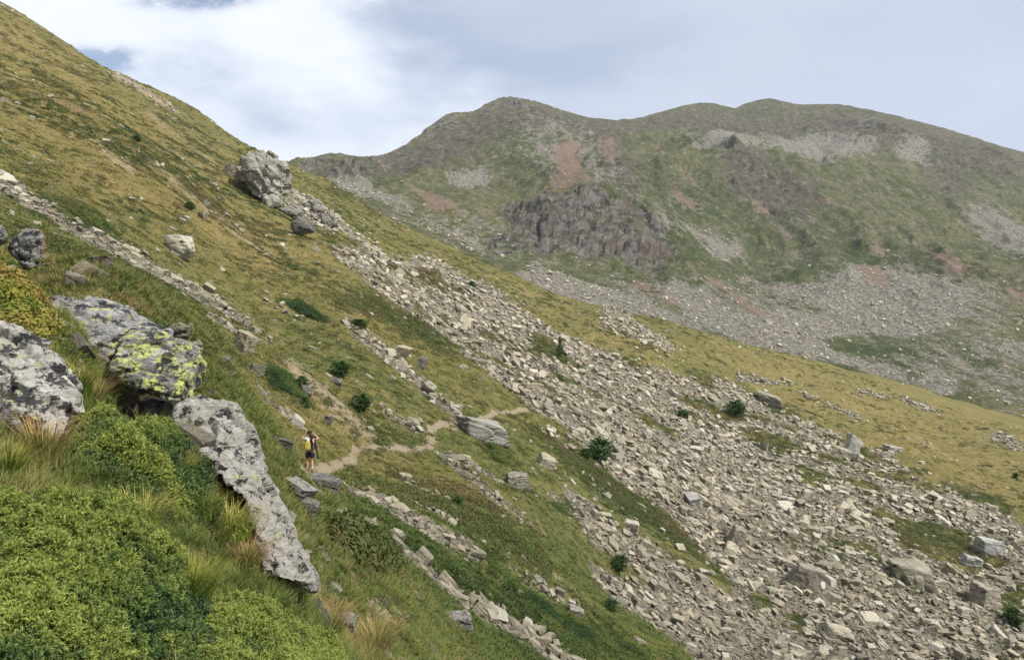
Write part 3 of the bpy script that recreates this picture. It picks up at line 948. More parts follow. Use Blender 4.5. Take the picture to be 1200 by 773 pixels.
M_SCREE = rock_material('scree_rock', (0.14, 0.123, 0.086), (0.315, 0.282, 0.205), (0.49, 0.445, 0.33), warm=0.5, scale=0.8, bump=0.08)
M_BOULDER = rock_material('boulder_rock', (0.13, 0.115, 0.082), (0.29, 0.26, 0.19), (0.46, 0.42, 0.315), black=0.5, lichen=0.35, warm=0.5, scale=0.8, bump=0.07)
M_OUTCROP = rock_material('outcrop_rock', (0.11, 0.11, 0.095), (0.29, 0.28, 0.24), (0.46, 0.45, 0.39), black=0.45, lichen=0.1, warm=0.2, scale=0.5, bump=0.2)
M_LICHEN = rock_material('lichen_rock', (0.08, 0.08, 0.078), (0.21, 0.208, 0.20), (0.38, 0.375, 0.36), black=1.15, lichen=0.6, warm=0.1, scale=1.3, bump=0.028, white=0.35)
M_YELLOW = rock_material('yellow_lichen_rock', (0.08, 0.08, 0.075), (0.20, 0.20, 0.185), (0.40, 0.39, 0.37), black=1.1, lichen=1.45, warm=0.0, scale=1.4, bump=0.025, white=0.5)
M_PALE = rock_material('pale_slab_rock', (0.08, 0.07, 0.06), (0.20, 0.185, 0.165), (0.40, 0.38, 0.35), black=0.9, lichen=0.4, warm=0.3, scale=1.9, bump=0.035, white=0.4)
M_FACE = rock_material('grey_brown_rock', (0.09, 0.08, 0.07), (0.20, 0.18, 0.155), (0.33, 0.30, 0.27), black=0.8, lichen=0.2, warm=0.4, scale=1.8, bump=0.025, white=0.2)
M_RUST = rock_material('rusty_rock', (0.10, 0.06, 0.04), (0.24, 0.13, 0.075), (0.36, 0.25, 0.16), black=0.7, lichen=0.5, warm=0.4, scale=1.8, bump=0.03)

def hull_bm(pts):
    bm = bmesh.new()
    for p in pts:
        bm.verts.new(p)
    r = bmesh.ops.convex_hull(bm, input=bm.verts[:])
    junk = [g for g in r['geom_interior'] + r['geom_unused'] if isinstance(g, bmesh.types.BMVert)]
    if junk:
        bmesh.ops.delete(bm, geom=list(set(junk)), context='VERTS')
    loose = [v for v in bm.verts if not v.link_faces]
    if loose:
        bmesh.ops.delete(bm, geom=loose, context='VERTS')
    bmesh.ops.recalc_face_normals(bm, faces=bm.faces[:])
    return bm

def angular_pts(rng, n=14, blocky=0.5):
    """corner points of a broken block about 1 m across"""
    d = rng.normal(size=(n, 3))
    d /= np.linalg.norm(d, axis=1, keepdims=True)
    box = d / np.abs(d).max(axis=1, keepdims=True)
    p = d * (1 - blocky) + box * blocky * 0.85
    p *= rng.uniform(0.78, 1.0, (n, 1))
    return p * 0.5

def block_pts(rng, cut=0.5, jit=0.16):
    """corners of a squared, broken block about 1 m across; some corners knocked off"""
    out = []
    for sx in (-1, 1):
        for sy in (-1, 1):
            for sz in (-1, 1):
                c = np.array([sx, sy, sz]) * 0.5 * (1 - rng.uniform(0, jit * 2, 3))
                if rng.random() < cut:
                    a = rng.uniform(0.2, 0.75, 3)
                    for ax in range(3):
                        q = c.copy()
                        q[ax] -= np.sign(c[ax]) * a[ax] * 0.8 * abs(c[ax])
                        out.append(q)
                else:
                    out.append(c)
    p = np.array(out)
    p[:, 0] += p[:, 2] * rng.uniform(-.35, .35)
    p[:, 1] += p[:, 0] * rng.uniform(-.3, .3)
    return p

def small_rock(seed, dims=(1, 0.75, 0.5), n=12, mat=None):
    rng = np.random.default_rng(seed)
    p = (block_pts(rng, 0.35) if seed % 2 else angular_pts(rng, n, rng.uniform(0.3, 0.8))) * np.array(dims)
    bm = hull_bm(p)
    me = bpy.data.meshes.new('rock_shape')
    bm.to_mesh(me)
    bm.free()
    me.materials.append(mat or M_SCREE)
    return me

def mesh_arrays(me):
    v = np.empty(len(me.vertices) * 3, np.float32)
    me.vertices.foreach_get('co', v)
    return v.reshape(-1, 3).astype(float)

def tmp_eval(me, mods):
    """apply modifiers to a mesh and return the result"""
    ob = bpy.data.objects.new('tmp_shape', me)
    COL.objects.link(ob)
    for kind, kw in mods:
        md = ob.modifiers.new('m', kind)
        for a_, v_ in kw.items():
            setattr(md, a_, v_)
    dg = bpy.context.evaluated_depsgraph_get()
    out = bpy.data.meshes.new_from_object(ob.evaluated_get(dg))
    bpy.data.objects.remove(ob)
    return out

def worked_rock(name, hulls, voxel, amp, seed, mats, strata=(0.3, 0.25, 1.0), smooth_it=2, crack=1.0, angle=38):
    """solid rock from one or more hulls, weathered: rounded edges, layered cracks, broken relief"""
    bm = bmesh.new()
    for pts in hulls:
        h = hull_bm(pts)
        t = bpy.data.meshes.new('t')
        h.to_mesh(t)
        h.free()
        bm.from_mesh(t)
        bpy.data.meshes.remove(t)
    me = bpy.data.meshes.new(name)
    bm.to_mesh(me)
    bm.free()
    me = tmp_eval(me, [('REMESH', dict(mode='VOXEL', voxel_size=voxel)), ('SMOOTH', dict(factor=0.5, iterations=smooth_it))])
    co = mesh_arrays(me)
    nr = np.empty(len(me.vertices) * 3, np.float32)
    me.vertices.foreach_get('normal', nr)
    nr = nr.reshape(-1, 3).astype(float)
    size = voxel * 20
    q = co / size
    st = np.array(strata) / np.linalg.norm(strata)
    # layered blocks: squeeze the cells along the layering
    a1 = np.cross(st, [0.3, 1.0, 0.2]); a1 /= np.linalg.norm(a1)
    a2 = np.cross(st, a1)
    B = np.stack([co @ a1, co @ a2, co @ st * 1.9], 1) / size
    Bw = B + 0.22 * np.stack([fbm3(q * 1.5, 3, .5, seed + 3), fbm3(q * 1.5 + 9, 3, .5, seed + 4), fbm3(q * 1.5 + 19, 3, .5, seed + 6)], 1)
    v1, g1 = cells(Bw * 0.95 + seed, seed)
    v2, g2 = cells(Bw * 2.6 + seed, seed + 11)
    big = fbm3(q * 0.9, 2, 0.5, seed)
    med = fbm3(q * 4.0, 4, 0.6, seed + 2)
    crackd = np.exp(-(g1 / 0.07) ** 2) * 1.0 + np.exp(-(g2 / 0.10) ** 2) * 0.35
    d = amp * (0.7 * big + 0.30 * med + 1.15 * v1 + 0.45 * v2 - 0.95 * crack * crackd)
    co = co + nr * d[:, None]
    me.vertices.foreach_set('co', co.astype(np.float32).ravel())
    me.materials.clear()
    for m in mats:
        me.materials.append(m)
    me.polygons.foreach_set('use_smooth', np.ones(len(me.polygons), bool))
    me.update()
    me.set_sharp_from_angle(angle=math.radians(angle))
    me.name = name
    return me

# ------------------------------------------------------------------ placing
def tag(o, label=None, cat=None, group=None, kind=None):
    if label: o['label'] = label
    if cat: o['category'] = cat
    if group: o['group'] = group
    if kind: o['kind'] = kind
    return o

def link(name, me, parent=None):
    o = bpy.data.objects.new(name, me)
    COL.objects.link(o)
    if parent is not None:
        o.parent = parent
    return o

def frames(nrm, yaw, tilt, tdir):
    """rotation matrices: stand on the ground normal, turned by yaw, tipped by tilt"""
    n = nrm / np.linalg.norm(nrm, axis=1, keepdims=True)
    x = np.stack([np.cos(yaw), np.sin(yaw), np.zeros_like(yaw)], 1)
    x = x - (x * n).sum(1, keepdims=True) * n
    x /= np.linalg.norm(x, axis=1, keepdims=True)
    y = np.cross(n, x)
    R = np.stack([x, y, n], axis=2)
    a = np.stack([np.cos(tdir), np.sin(tdir), np.zeros_like(tdir)], 1)
    c, s_ = np.cos(tilt), np.sin(tilt)
    K = np.zeros((len(yaw), 3, 3))
    K[:, 0, 2], K[:, 1, 2] = a[:, 1], -a[:, 0]
    K[:, 2, 0], K[:, 2, 1] = -a[:, 1], a[:, 0]
    I = np.eye(3)[None]
    T = I + s_[:, None, None] * K + (1 - c)[:, None, None] * (K @ K)
    return R @ T

def eulers(R):
    y = np.arcsin(np.clip(-R[:, 2, 0], -1, 1))
    x = np.arctan2(R[:, 2, 1], R[:, 2, 2])
    z = np.arctan2(R[:, 1, 0], R[:, 0, 0])
    return np.stack([x, y, z], 1)

def scatter(name, co, eul, scl, idx, shapes, parent=None, tint=None):
    """one object whose points carry copies of the given shapes (for what nobody could count)"""
    me = bpy.data.meshes.new(name)
    me.vertices.add(len(co))
    me.vertices.foreach_set('co', np.asarray(co, np.float32).ravel())
    for nm, arr in (('rot', eul), ('scl', scl)):
        a = me.attributes.new(nm, 'FLOAT_VECTOR', 'POINT')
        a.data.foreach_set('vector', np.asarray(arr, np.float32).ravel())
    a = me.attributes.new('idx', 'INT', 'POINT')
    a.data.foreach_set('value', np.asarray(idx, np.int32))
    a = me.attributes.new('tint', 'FLOAT', 'POINT')
    a.data.foreach_set('value', np.asarray(tint if tint is not None else np.full(len(co), 0.5), np.float32))
    ob = link(name, me, parent)
    ng = bpy.data.node_groups.new(name + '_nodes', 'GeometryNodeTree')
    ng.interface.new_socket('Geometry', in_out='INPUT', socket_type='NodeSocketGeometry')
    ng.interface.new_socket('Geometry', in_out='OUTPUT', socket_type='NodeSocketGeometry')
    N, L = ng.nodes, ng.links
    gi, go = N.new('NodeGroupInput'), N.new('NodeGroupOutput')
    iop = N.new('GeometryNodeInstanceOnPoints')
    jn = N.new('GeometryNodeJoinGeometry')
    for sh in shapes:
        so = bpy.data.objects.new(name + '_shape', sh)
        oi = N.new('GeometryNodeObjectInfo')
        oi.inputs['Object'].default_value = so
        oi.inputs['As Instance'].default_value = False
        g2 = N.new('GeometryNodeGeometryToInstance')
        L.new(oi.outputs['Geometry'], g2.inputs[0])
        L.new(g2.outputs[0], jn.inputs[0])
    L.new(gi.outputs[0], iop.inputs['Points'])
    L.new(jn.outputs[0], iop.inputs['Instance'])
    iop.inputs['Pick Instance'].default_value = True
    for nm, dt, sock in (('rot', 'FLOAT_VECTOR', 'Rotation'), ('scl', 'FLOAT_VECTOR', 'Scale'), ('idx', 'INT', 'Instance Index')):
        na = N.new('GeometryNodeInputNamedAttribute')
        na.data_type = dt
        na.inputs['Name'].default_value = nm
        src = [o_ for o_ in na.outputs if o_.enabled and o_.name == 'Attribute'][0]
        L.new(src, iop.inputs[sock])
    L.new(iop.outputs[0], go.inputs[0])
    md = ob.modifiers.new('scatter', 'NODES')
    md.node_group = ng
    return ob

def candidates(n, r0, r1, half_deg=37.5, power=0.0):
    th = RNG.uniform(-half_deg, half_deg, n) * D2R
    r = np.exp(RNG.uniform(math.log(r0), math.log(r1), n))
    return np.sin(th) * r, np.cos(th) * r, r

def seen_from_here(sheet, x, y, slack=0.03):
    """rough test: not deep behind a rise"""
    if not hasattr(sheet, 'runmax'):
        sheet.runmax = np.maximum.accumulate(sheet.E, axis=1)
    E = sheet.sample(sheet.E, x, y)
    return E >= sheet.sample(sheet.runmax, x, y) - slack

# ------------------------------------------------------------------ loose rock
shapes_scree = [small_rock(900 + i, dims, n) for i, (dims, n) in enumerate([((1, .75, .5), 12), ((1, .6, .35), 10), ((1, .8, .65), 14), ((1, .5, .4), 11), ((1, .9, .3), 12), ((1, .7, .6), 13), ((1, .65, .28), 11), ((.95, .85, .75), 12)])]

def rock_points(sheet, mask, n, r0, r1, smin, px_min, alpha, smax, sink=(0.0, 0.35), hi_tilt=0.7, dens=None, cap=(0.35, 0.0125)):
    x, y, r = candidates(n, r0, r1)
    p = sheet.sample(mask, x, y)
    if dens is not None:
        p = p * dens(x, y, r)
    keep = (RNG.uniform(0, 1, len(x)) < p) & seen_from_here(sheet, x, y)
    x, y, r = x[keep], y[keep], r[keep]
    lo = np.maximum(smin, px_min * r / F)
    s = lo * (1 - RNG.uniform(0, 1, len(x))) ** (-1.0 / alpha)
    s = np.minimum(s, np.maximum(smax, lo * 1.2) * RNG.uniform(0.6, 1, len(x)))
    s = np.minimum(s, (cap[0] + cap[1] * r) * RNG.uniform(0.6, 1.0, len(x)))
    z = sheet.z_at(x, y) + s * RNG.uniform(*sink, len(x))
    nrm = sheet.normal(x, y)
    R = frames(nrm, RNG.uniform(0, 6.283, len(x)), np.abs(RNG.normal(0, 0.33, len(x))) * hi_tilt * 1.4, RNG.uniform(0, 6.283, len(x)))
    sc = s[:, None] * RNG.uniform(0.8, 1.2, (len(x), 3))
    return np.stack([x, y, z], 1), eulers(R), sc, RNG.integers(0, len(shapes_scree), len(x))

coarse = 0.5 + 0.5 * np.tanh(3 * fbm2(HX, HY, 30, 2, 0.5, 700))
co, eu, sc, ix = rock_points(hill, n_scree, 190000, 24, 320, 0.14, 2.5, 2.1, 1.8, (-0.05, 0.35))
tag(scatter('scree', co, eu, sc, ix, shapes_scree), kind='stuff')
print('scree rocks', len(co))
# stones strewn over the turf
_sm = np.clip(blur(n_scree, 14), 0, 1) * 0.25 + 0.05 + 0.30 * np.clip(fbm2(HX * 0.6, HY, 12, 4, 0.6, 720) - 0.30, 0, 1) + 0.10 * n_dirt
_sm = _sm + 0.25 * (np.abs(HR - np.interp(np.arctan2(HX, HY), _ct, _cr)) < 9) * (HX < -50)
_sm = _sm * (1 - n_scree) * (1 - 0.8 * n_trail) * (1 - n_litter_shade)
co, eu, sc, ix = rock_points(hill, _sm, 125000, 7, 320, 0.07, 2.3, 2.0, 1.3, (-0.15, 0.1))
tag(scatter('scattered_stones', co, eu, sc, ix, shapes_scree), kind='stuff')
print('stones', len(co))
# far screes and stones across the hollow
_fm = f_scree_raw * 0.9 + 0.015 + 0.12 * np.clip(fbm2(mount.X, mount.Y, 60, 4, 0.6, 730) - 0.1, 0, 1)
_fm = _fm * np.clip((900 - mount.R) / 300, 0, 1)
co, eu, sc, ix = rock_points(mount, _fm, 60000, 300, 900, 0.6, 1.5, 2.4, 3.5, (-0.1, 0.15))
tag(scatter('distant_rocks', co, eu, sc, ix, shapes_scree), kind='stuff')
print('distant', len(co))

# ------------------------------------------------------------------ boulders one can tell apart
unit_shapes = []
for i, (dims, n, bl) in enumerate([((1, .75, .6), 13, .7), ((1, .6, .4), 11, .8), ((1, .8, .75), 15, .6), ((1, .55, .5), 12, .8), ((1, .9, .45), 13, .7), ((1, .7, .7), 14, .5), ((1, .7, .3), 11, .8), ((.9, .85, .8), 12, .9)]):
    rg = np.random.default_rng(40 + i)
    p = block_pts(rg, 0.55) * np.array(dims)
    unit_shapes.append(worked_rock('boulder_shape', [p], 0.05, 0.02, 60 + i, [M_BOULDER], smooth_it=0, angle=25))

def put_rock(me, pos, size, yaw, tilt, tdir, name='boulder', sheet=hill, sink=0.12, nrm=None):
    n = sheet.normal(np.array([pos[0]]), np.array([pos[1]])) if nrm is None else np.array([nrm])
    R = frames(n, np.array([yaw]), np.array([tilt]), np.array([tdir]))
    e = eulers(R)[0]
    o = link(name, me)
    o.location = pos
    o.rotation_euler = tuple(e)
    o.scale = size
    return o

def ground_at(px, py, sheet=hill):
    return ground_pts(sheet, [px], [py])[0]

# name, base position in the photo, width and height there, look
NAMED = [
    # px, py(base), w, h, depth share, seed, blocky, mat, tilt, label
    (568, 517, 58, 24, 0.7, 1, .6, 'OUTCROP', .15, 'big pale slab-topped boulder just below the path where it nears the boulder field'),
    (205, 300, 38, 30, 0.8, 2, .4, 'BOULDER', .05, 'lone pale rounded boulder on the open brown-green slope, upper left'),
    (236, 256, 9, 9, .8, 3, .5, 'BOULDER', .1, 'small grey stone beside the dark little shrub on the upper slope'),
    (267, 205, 9, 14, .8, 4, .5, 'BOULDER', .1, 'small grey rock just left of the great outcrop on the skyline slope'),
    (115, 312, 24, 13, .8, 5, .8, 'BOULDER', .2, 'flat pale stone in the grass right of the rust-faced boulder'),
    (85, 336, 22, 16, .8, 6, .6, 'BOULDER', .1, 'pale block topmost of the stone heap above the lichen slab'),
    (78, 326, 9, 9, .8, 7, .6, 'BOULDER', .1, 'smallest stone on the upper side of the heap above the lichen slab'),
    (284, 412, 22, 25, .8, 8, .7, 'BOULDER', .1, 'dark grey upright rock at the edge of the green juniper mat'),
    (263, 428, 15, 13, .9, 9, .4, 'PALE', .1, 'rounded pale stone below the dark grey upright rock'),
    (300, 438, 16, 12, .9, 10, .5, 'BOULDER', .1, 'squat grey stone right of the rounded pale stone'),
    (605, 572, 24, 18, .8, 11, .7, 'BOULDER', .2, 'leaning grey block in the turf downslope of the big pale slab-topped boulder'),
    (640, 548, 22, 14, .8, 12, .7, 'BOULDER', .2, 'grey block at the left rim of the boulder field, above the round green mat'),
    (493, 432, 11, 16, .8, 13, .6, 'OUTCROP', .1, 'upright pale stone in the turf between the narrow stone run and the boulder field'),
    (470, 418, 17, 14, .8, 14, .7, 'BOULDER', .1, 'chunky rock ending the upper piece of the narrow stone run'),
    (394, 452, 15, 12, .9, 15, .4, 'OUTCROP', .1, 'round pale stone by the bare brown gully above the hiker'),
    (358, 462, 12, 12, .9, 16, .5, 'OUTCROP', .1, 'grey stone between the two small shrubs above the hiker'),
    (384, 496, 9, 10, .9, 17, .5, 'OUTCROP', .1, 'small pale round stone beside the bare gully right above the path'),
    (905, 476, 28, 14, .8, 18, .6, 'BOULDER', .05, 'broad brownish block at the top edge of the boulder field under the ochre meadow'),
    (1001, 532, 14, 24, .8, 19, .6, 'OUTCROP', .1, 'pointed pale stone standing on the meadow rim of the boulder field'),
    (986, 538, 20, 15, .8, 20, .7, 'BOULDER', .1, 'wide block leaning on the pointed pale stone'),
    (946, 693, 30, 32, .8, 21, .9, 'RUSTY', .05, 'tall square brownish block standing among the lower boulders'),
    (864, 644, 18, 30, .7, 22, .5, 'RUSTY', .1, 'upright oval tan block in the left part of the boulder field'),
    (1078, 690, 44, 28, .8, 23, .7, 'BOULDER', .1, 'huge pale yellow-grey boulder in the lower right field'),
    (1160, 714, 30, 28, .8, 24, .7, 'BOULDER', .15, 'cracked grey boulder beside the green patch at the right edge'),
    (1165, 650, 28, 18, .8, 25, .6, 'BLUE', .1, 'pale cool-grey boulder near the right edge of the field'),
    (1140, 664, 18, 13, .8, 26, .7, 'BLUE', .1, 'pale cool-grey block just left of the cool-grey boulder'),
    (812, 592, 20, 14, .8, 27, .8, 'BLUE', .3, 'tilted dark-sided slab in the left part of the boulder field'),
    (984, 756, 34, 20, .8, 28, .7, 'BOULDER', .1, 'large squarish boulder close to the bottom edge of the field'),
    (1020, 740, 24, 18, .8, 29, .7, 'BOULDER', .1, 'blocky boulder touching the large squarish one at the bottom'),
    (538, 738, 28, 17, .8, 30, .7, 'PALE', .15, 'white angular rock above the lowest stone rib, bottom centre'),
    (404, 738, 24, 16, .8, 31, .7, 'PALE', .25, 'pale wedge-shaped stone in rusty grass left of the bare path patch'),
    (675, 726, 18, 14, .8, 32, .6, 'PALE', .1, 'whitest rounded rock at the head of the bottom stone run'),
    (740, 622, 18, 12, .8, 33, .7, 'BOULDER', .1, 'grey block at the top of the gravelly stone run'),
    (430, 640, 20, 12, .8, 34, .8, 'PALE', .1, 'flat light rock half hidden in dark heath below the hiker'),
    (378, 575, 34, 16, .8, 35, .9, 'PALE', .1, 'light flat slab beside the path just below the hiker'),
    (345, 580, 36, 14, .8, 36, .9, 'PALE', .25, 'long flat slab below and left of the hiker'),
    (358, 602, 26, 16, .8, 37, .7, 'OUTCROP', .1, 'pale rock in the heath downslope of the long flat slab'),
    (328, 524, 24, 12, .8, 38, .8, 'PALE', .2, 'broken light rock in the turf left of the hiker'),
    (556, 656, 18, 12, .8, 39, .7, 'BOULDER', .1, 'grey stone at the lower end of the second stone rib'),
    (1048, 530, 18, 8, .8, 40, .7, 'PALE', .1, 'small white stone alone on the ochre meadow'),
]
M_BLUE = rock_material('cool_grey_rock', (0.15, 0.148, 0.135), (0.30, 0.295, 0.27), (0.46, 0.455, 0.42), black=0.2, warm=0.0, scale=0.8, bump=0.07)
M_TAN = rock_material('tan_rock', (0.17, 0.14, 0.10), (0.33, 0.285, 0.215), (0.46, 0.41, 0.32), black=0.2, lichen=0.2, warm=0.6, scale=0.8, bump=0.07)
MATS = {'OUTCROP': M_OUTCROP, 'BOULDER': M_BOULDER, 'PALE': M_PALE, 'RUSTY': M_TAN, 'BLUE': M_BLUE}
for px, py, wp, hp, dp, sd, bl, mt, tl, lab in NAMED:
    g = ground_at(px, py)
    if np.isnan(g[0]):
        continue
    rg = np.random.default_rng(300 + sd)
    W, H = wp / F * g[1] * 1.15, hp / F * g[1] * 1.25
    p = block_pts(rg, 1.1 - bl * 0.7) if bl > 0.45 else angular_pts(rg, 16, 0.5)
    me = worked_rock('boulder', [p], 0.04, 0.022, 400 + sd, [MATS[mt]], smooth_it=1, angle=25)
    o = put_rock(me, (g[0], g[1] + W * dp * 0.35, g[2] + H * 0.30), (W, W * dp, H), rg.uniform(-.4, .4), tl, rg.uniform(0, 6.28), nrm=(0.25, -0.1, 1))
    tag(o, lab, 'boulder')

# blocks of the boulder field
def pick_blocks(n):
    out = []
    x, y, r = candidates(9000, 24, 240)
    dens = hill.sample(n_scree_s, x, y)
    ok = (dens > 0.75) & seen_from_here(hill, x, y, 0.004)
    x, y, r = x[ok], y[ok], r[ok]
    s = np.clip(0.55 * (1 - RNG.uniform(0, 1, len(x))) ** (-1 / 2.6), 0, 2.5)
    px = s / r * F
    order = np.argsort(-px)
    for j in order:
        if px[j] > (26 if y[j] > 55 else 17):
            continue
        if all((x[j] - a[0]) ** 2 + (y[j] - a[1]) ** 2 > (0.7 * (s[j] + a[2])) ** 2 for a in out):
            out.append((x[j], y[j], s[j]))
        if len(out) >= n:
            break
    return out
REGIONS = [
    (lambda u, v: u > 1000 and v > 640, 'weathered grey block lying in the lower right corner of the boulder field', 'blocks in the lower right corner'),
    (lambda u, v: u > 1000, 'weathered block in the right part of the boulder field, below the ochre meadow', 'blocks below the ochre meadow'),
    (lambda u, v: u > 860 and v > 600, 'grey angular block in the lower middle of the boulder field', 'blocks in the lower middle of the field'),
    (lambda u, v: u > 860, 'grey angular block in the upper right of the boulder field', 'blocks in the upper right of the field'),
    (lambda u, v: u > 700 and v > 600, 'grey stone block in the gravelly stone runs at the bottom', 'blocks in the gravelly runs'),
    (lambda u, v: u > 700, 'pale block in the middle of the long boulder field', 'blocks in the middle of the field'),
    (lambda u, v: v < 285 and u < 300, 'pale stone in the stone run crossing the far left slope', 'stones of the far left run'),
    (lambda u, v: u < 400 and v < 400, 'pale stone in the runs of the upper left slope', 'stones of the upper left runs'),
    (lambda u, v: v < 470 and u > 470, 'pale block in the narrow upper part of the boulder field', 'blocks in the upper field'),
    (lambda u, v: v > 640, 'grey block in the stone ribs at the bottom centre of the slope', 'blocks of the bottom ribs'),
    (lambda u, v: True, 'grey block in the thin stone runs near the path', 'stones of the runs near the path'),
]
pool = pick_blocks(255)
for j, (x, y, s_) in enumerate(pool):
    z = float(hill.z_at(np.array([x]), np.array([y]))[0])
    me = unit_shapes[j % len(unit_shapes)]
    o = put_rock(me, (x, y, z + 0.12 * s_), (s_ * RNG.uniform(.85, 1.15), s_ * RNG.uniform(.85, 1.15), s_ * RNG.uniform(.8, 1.15)), RNG.uniform(0, 6.28), abs(RNG.normal(0, .3)), RNG.uniform(0, 6.28))
    u, v = CX + F * x / y, CY - F * z / y
    adj = ['wedge-shaped', 'low slabby', 'chunky', 'long narrow', 'broad', 'squat', 'thin slab-like', 'cube-like'][j % len(unit_shapes)]
    for f_, lab, grp in REGIONS:
        if f_(u, v):
            tag(o, adj + ' ' + lab, 'boulder', adj + ' ' + grp)
            break

# ------------------------------------------------------------------ rocks traced with their own distances
def slab_hull(outline, d, thick, shrink=0.85, bulge=0.0, lean=0.0, drop=0.0):
    """hull points of a rock: its outline at depth d (a number or one per point) and a far side behind it"""
    n = len(outline)
    ds = [d] * n if np.isscalar(d) else list(d)
    cxp = sum(p[0] for p in outline) / n
    cyp = sum(p[1] for p in outline) / n
    pts = [Vector(at(p[0], p[1], q)) for p, q in zip(outline, ds)]
    c = sum(pts, Vector()) / n
    out = list(pts)
    for p in pts:
        back = (c.y + thick) / c.y
        q = (c + (p - c) * shrink) * back + Vector((lean, 0, drop))
        out.append(q)
    if bulge:
        for p in pts:
            out.append(c + (p - c) * 0.55 + Vector((0, -bulge, 0)))
    return out

def hero(name, hulls, voxel, amp, seed, mats, label, cat='boulder', **kw):
    allp = [p for h in hulls for p in h]
    c = sum(allp, Vector()) / len(allp)
    c.z = min(p.z for p in allp)
    me = worked_rock(name, [[p - c for p in h] for h in hulls], voxel, amp, seed, mats, **kw)
    o = link(name, me)
    o.location = c
    tag(o, label, cat)
    return o

# left boulder at the frame edge
hero('boulder', [slab_hull([(-90, 372), (-20, 366), (12, 376), (30, 390), (52, 408), (70, 432), (94, 455), (90, 476), (84, 496), (70, 520), (-90, 540)],
                           [6.9, 6.9, 6.9, 6.8, 6.7, 6.7, 6.7, 6.5, 6.2, 6.0, 5.9], 0.9, 0.8, 0.12)], 0.022, 0.045, 21, [M_LICHEN],
     'large grey boulder with black and yellow-green lichen at the left edge, above the juniper', strata=(0.5, 0.3, 0.9))
hero('boulder', [slab_hull([(-40, 468), (-5, 462), (12, 470), (14, 490), (4, 505), (-40, 510)], [5.8] * 6, 0.4, 0.8, 0.08)], 0.02, 0.02, 22, [M_PALE],
     'pale pinkish rock at the very left edge, in front of the big lichen boulder')
hero('boulder', [slab_hull([(8, 492), (16, 488), (26, 495), (24, 506), (10, 508)], 5.7, 0.2, 0.8, 0.06)], 0.015, 0.01, 23, [M_PALE],
     'fist-sized grey stone under the big lichen boulder at left')
# the slab behind
hero('rock_slab', [slab_hull([(60, 346), (95, 345), (120, 349), (152, 359), (178, 371), (203, 386), (204, 396), (190, 402), (165, 400), (140, 396), (125, 404), (112, 420), (96, 420), (80, 412), (62, 398), (52, 372)],
                             [10.6, 11.0, 11.0, 10.8, 10.5, 10.2, 9.9, 9.8, 9.8, 9.7, 9.6, 9.4, 9.4, 9.4, 9.5, 10.0], 0.8, 0.85, 0.05, drop=-0.3)], 0.025, 0.035, 24, [M_LICHEN],
     'long light grey slab with black lichen streaks lying behind the yellow-lichen block', 'rock slab', strata=(0.25, 0.2, 1.0))
hero('boulder', [slab_hull([(111, 414), (124, 411), (135, 440), (138, 474), (122, 474), (114, 450)], [9.3, 9.3, 9.0, 8.9, 9.0, 9.2], 0.6, 0.9, 0.03)], 0.022, 0.02, 25, [M_FACE],
     'narrow brownish upright rock under the left end of the yellow-lichen block')
hero('rock_block', [slab_hull([(129, 434), (134, 416), (142, 398), (152, 393), (172, 397), (203, 402), (234, 409), (240, 425), (236, 448), (226, 466), (206, 473), (190, 470), (166, 459), (146, 450)],
                              [8.75, 8.8, 9.0, 9.1, 9.05, 9.0, 8.95, 9.1, 9.0, 8.8, 8.4, 8.45, 8.6, 8.7], 0.8, 0.9, 0.0, drop=0.12)], 0.02, 0.024, 26, [M_YELLOW],
     'big squared block covered in yellow-green and black lichen, roofing the dark hollow', 'boulder', strata=(0.2, 0.5, 0.9))
hero('boulder', [slab_hull([(222, 402), (234, 397), (240, 404), (240, 412), (228, 413)], 9.6, 0.3, 0.8, 0.04)], 0.02, 0.012, 27, [M_BOULDER],
     'small pale greenish stone behind the right corner of the yellow-lichen block')
hero('boulder', [slab_hull([(196, 384), (210, 378), (222, 384), (222, 396), (206, 400), (196, 396)], 11.2, 0.3, 0.8, 0.04)], 0.03, 0.02, 28, [M_BOULDER],
     'pinkish grey stone at the right end of the long slab')
# rock on the right: thick head and a blade running down into the grass
hero('boulder', [
    slab_hull([(208, 470), (238, 464), (262, 464), (280, 472), (292, 498), (305, 535), (312, 560), (300, 590), (278, 576), (250, 548), (224, 514), (206, 492)],
              [8.2, 8.2, 8.2, 8.1, 7.9, 7.7, 7.4, 7.1, 7.0, 7.1, 7.4, 7.8], 0.6, 0.85, 0.08),
    slab_hull([(288, 500), (304, 533), (320, 575), (337, 612), (358, 653), (374, 690), (362, 686), (341, 678), (312, 674), (306, 637), (296, 604), (286, 575), (276, 545)],
              [7.9, 7.8, 7.7, 7.6, 7.4, 7.2, 6.9, 6.8, 6.6, 6.7, 6.9, 7.1, 7.4], 0.5, 0.8, 0.06)], 0.02, 0.034, 29, [M_PALE],
     'long pale rock blade slanting down right from the hollow into the grass', 'boulder', strata=(0.85, 0.1, 0.5))
# rocks deep in the hollow
hero('boulder', [slab_hull([(160, 470), (180, 464), (204, 470), (208, 496), (165, 496)], 9.6, 0.4, 0.9, 0.03)], 0.03, 0.02, 30, [M_FACE],
     'shaded brown rock at the back of the dark hollow under the block')
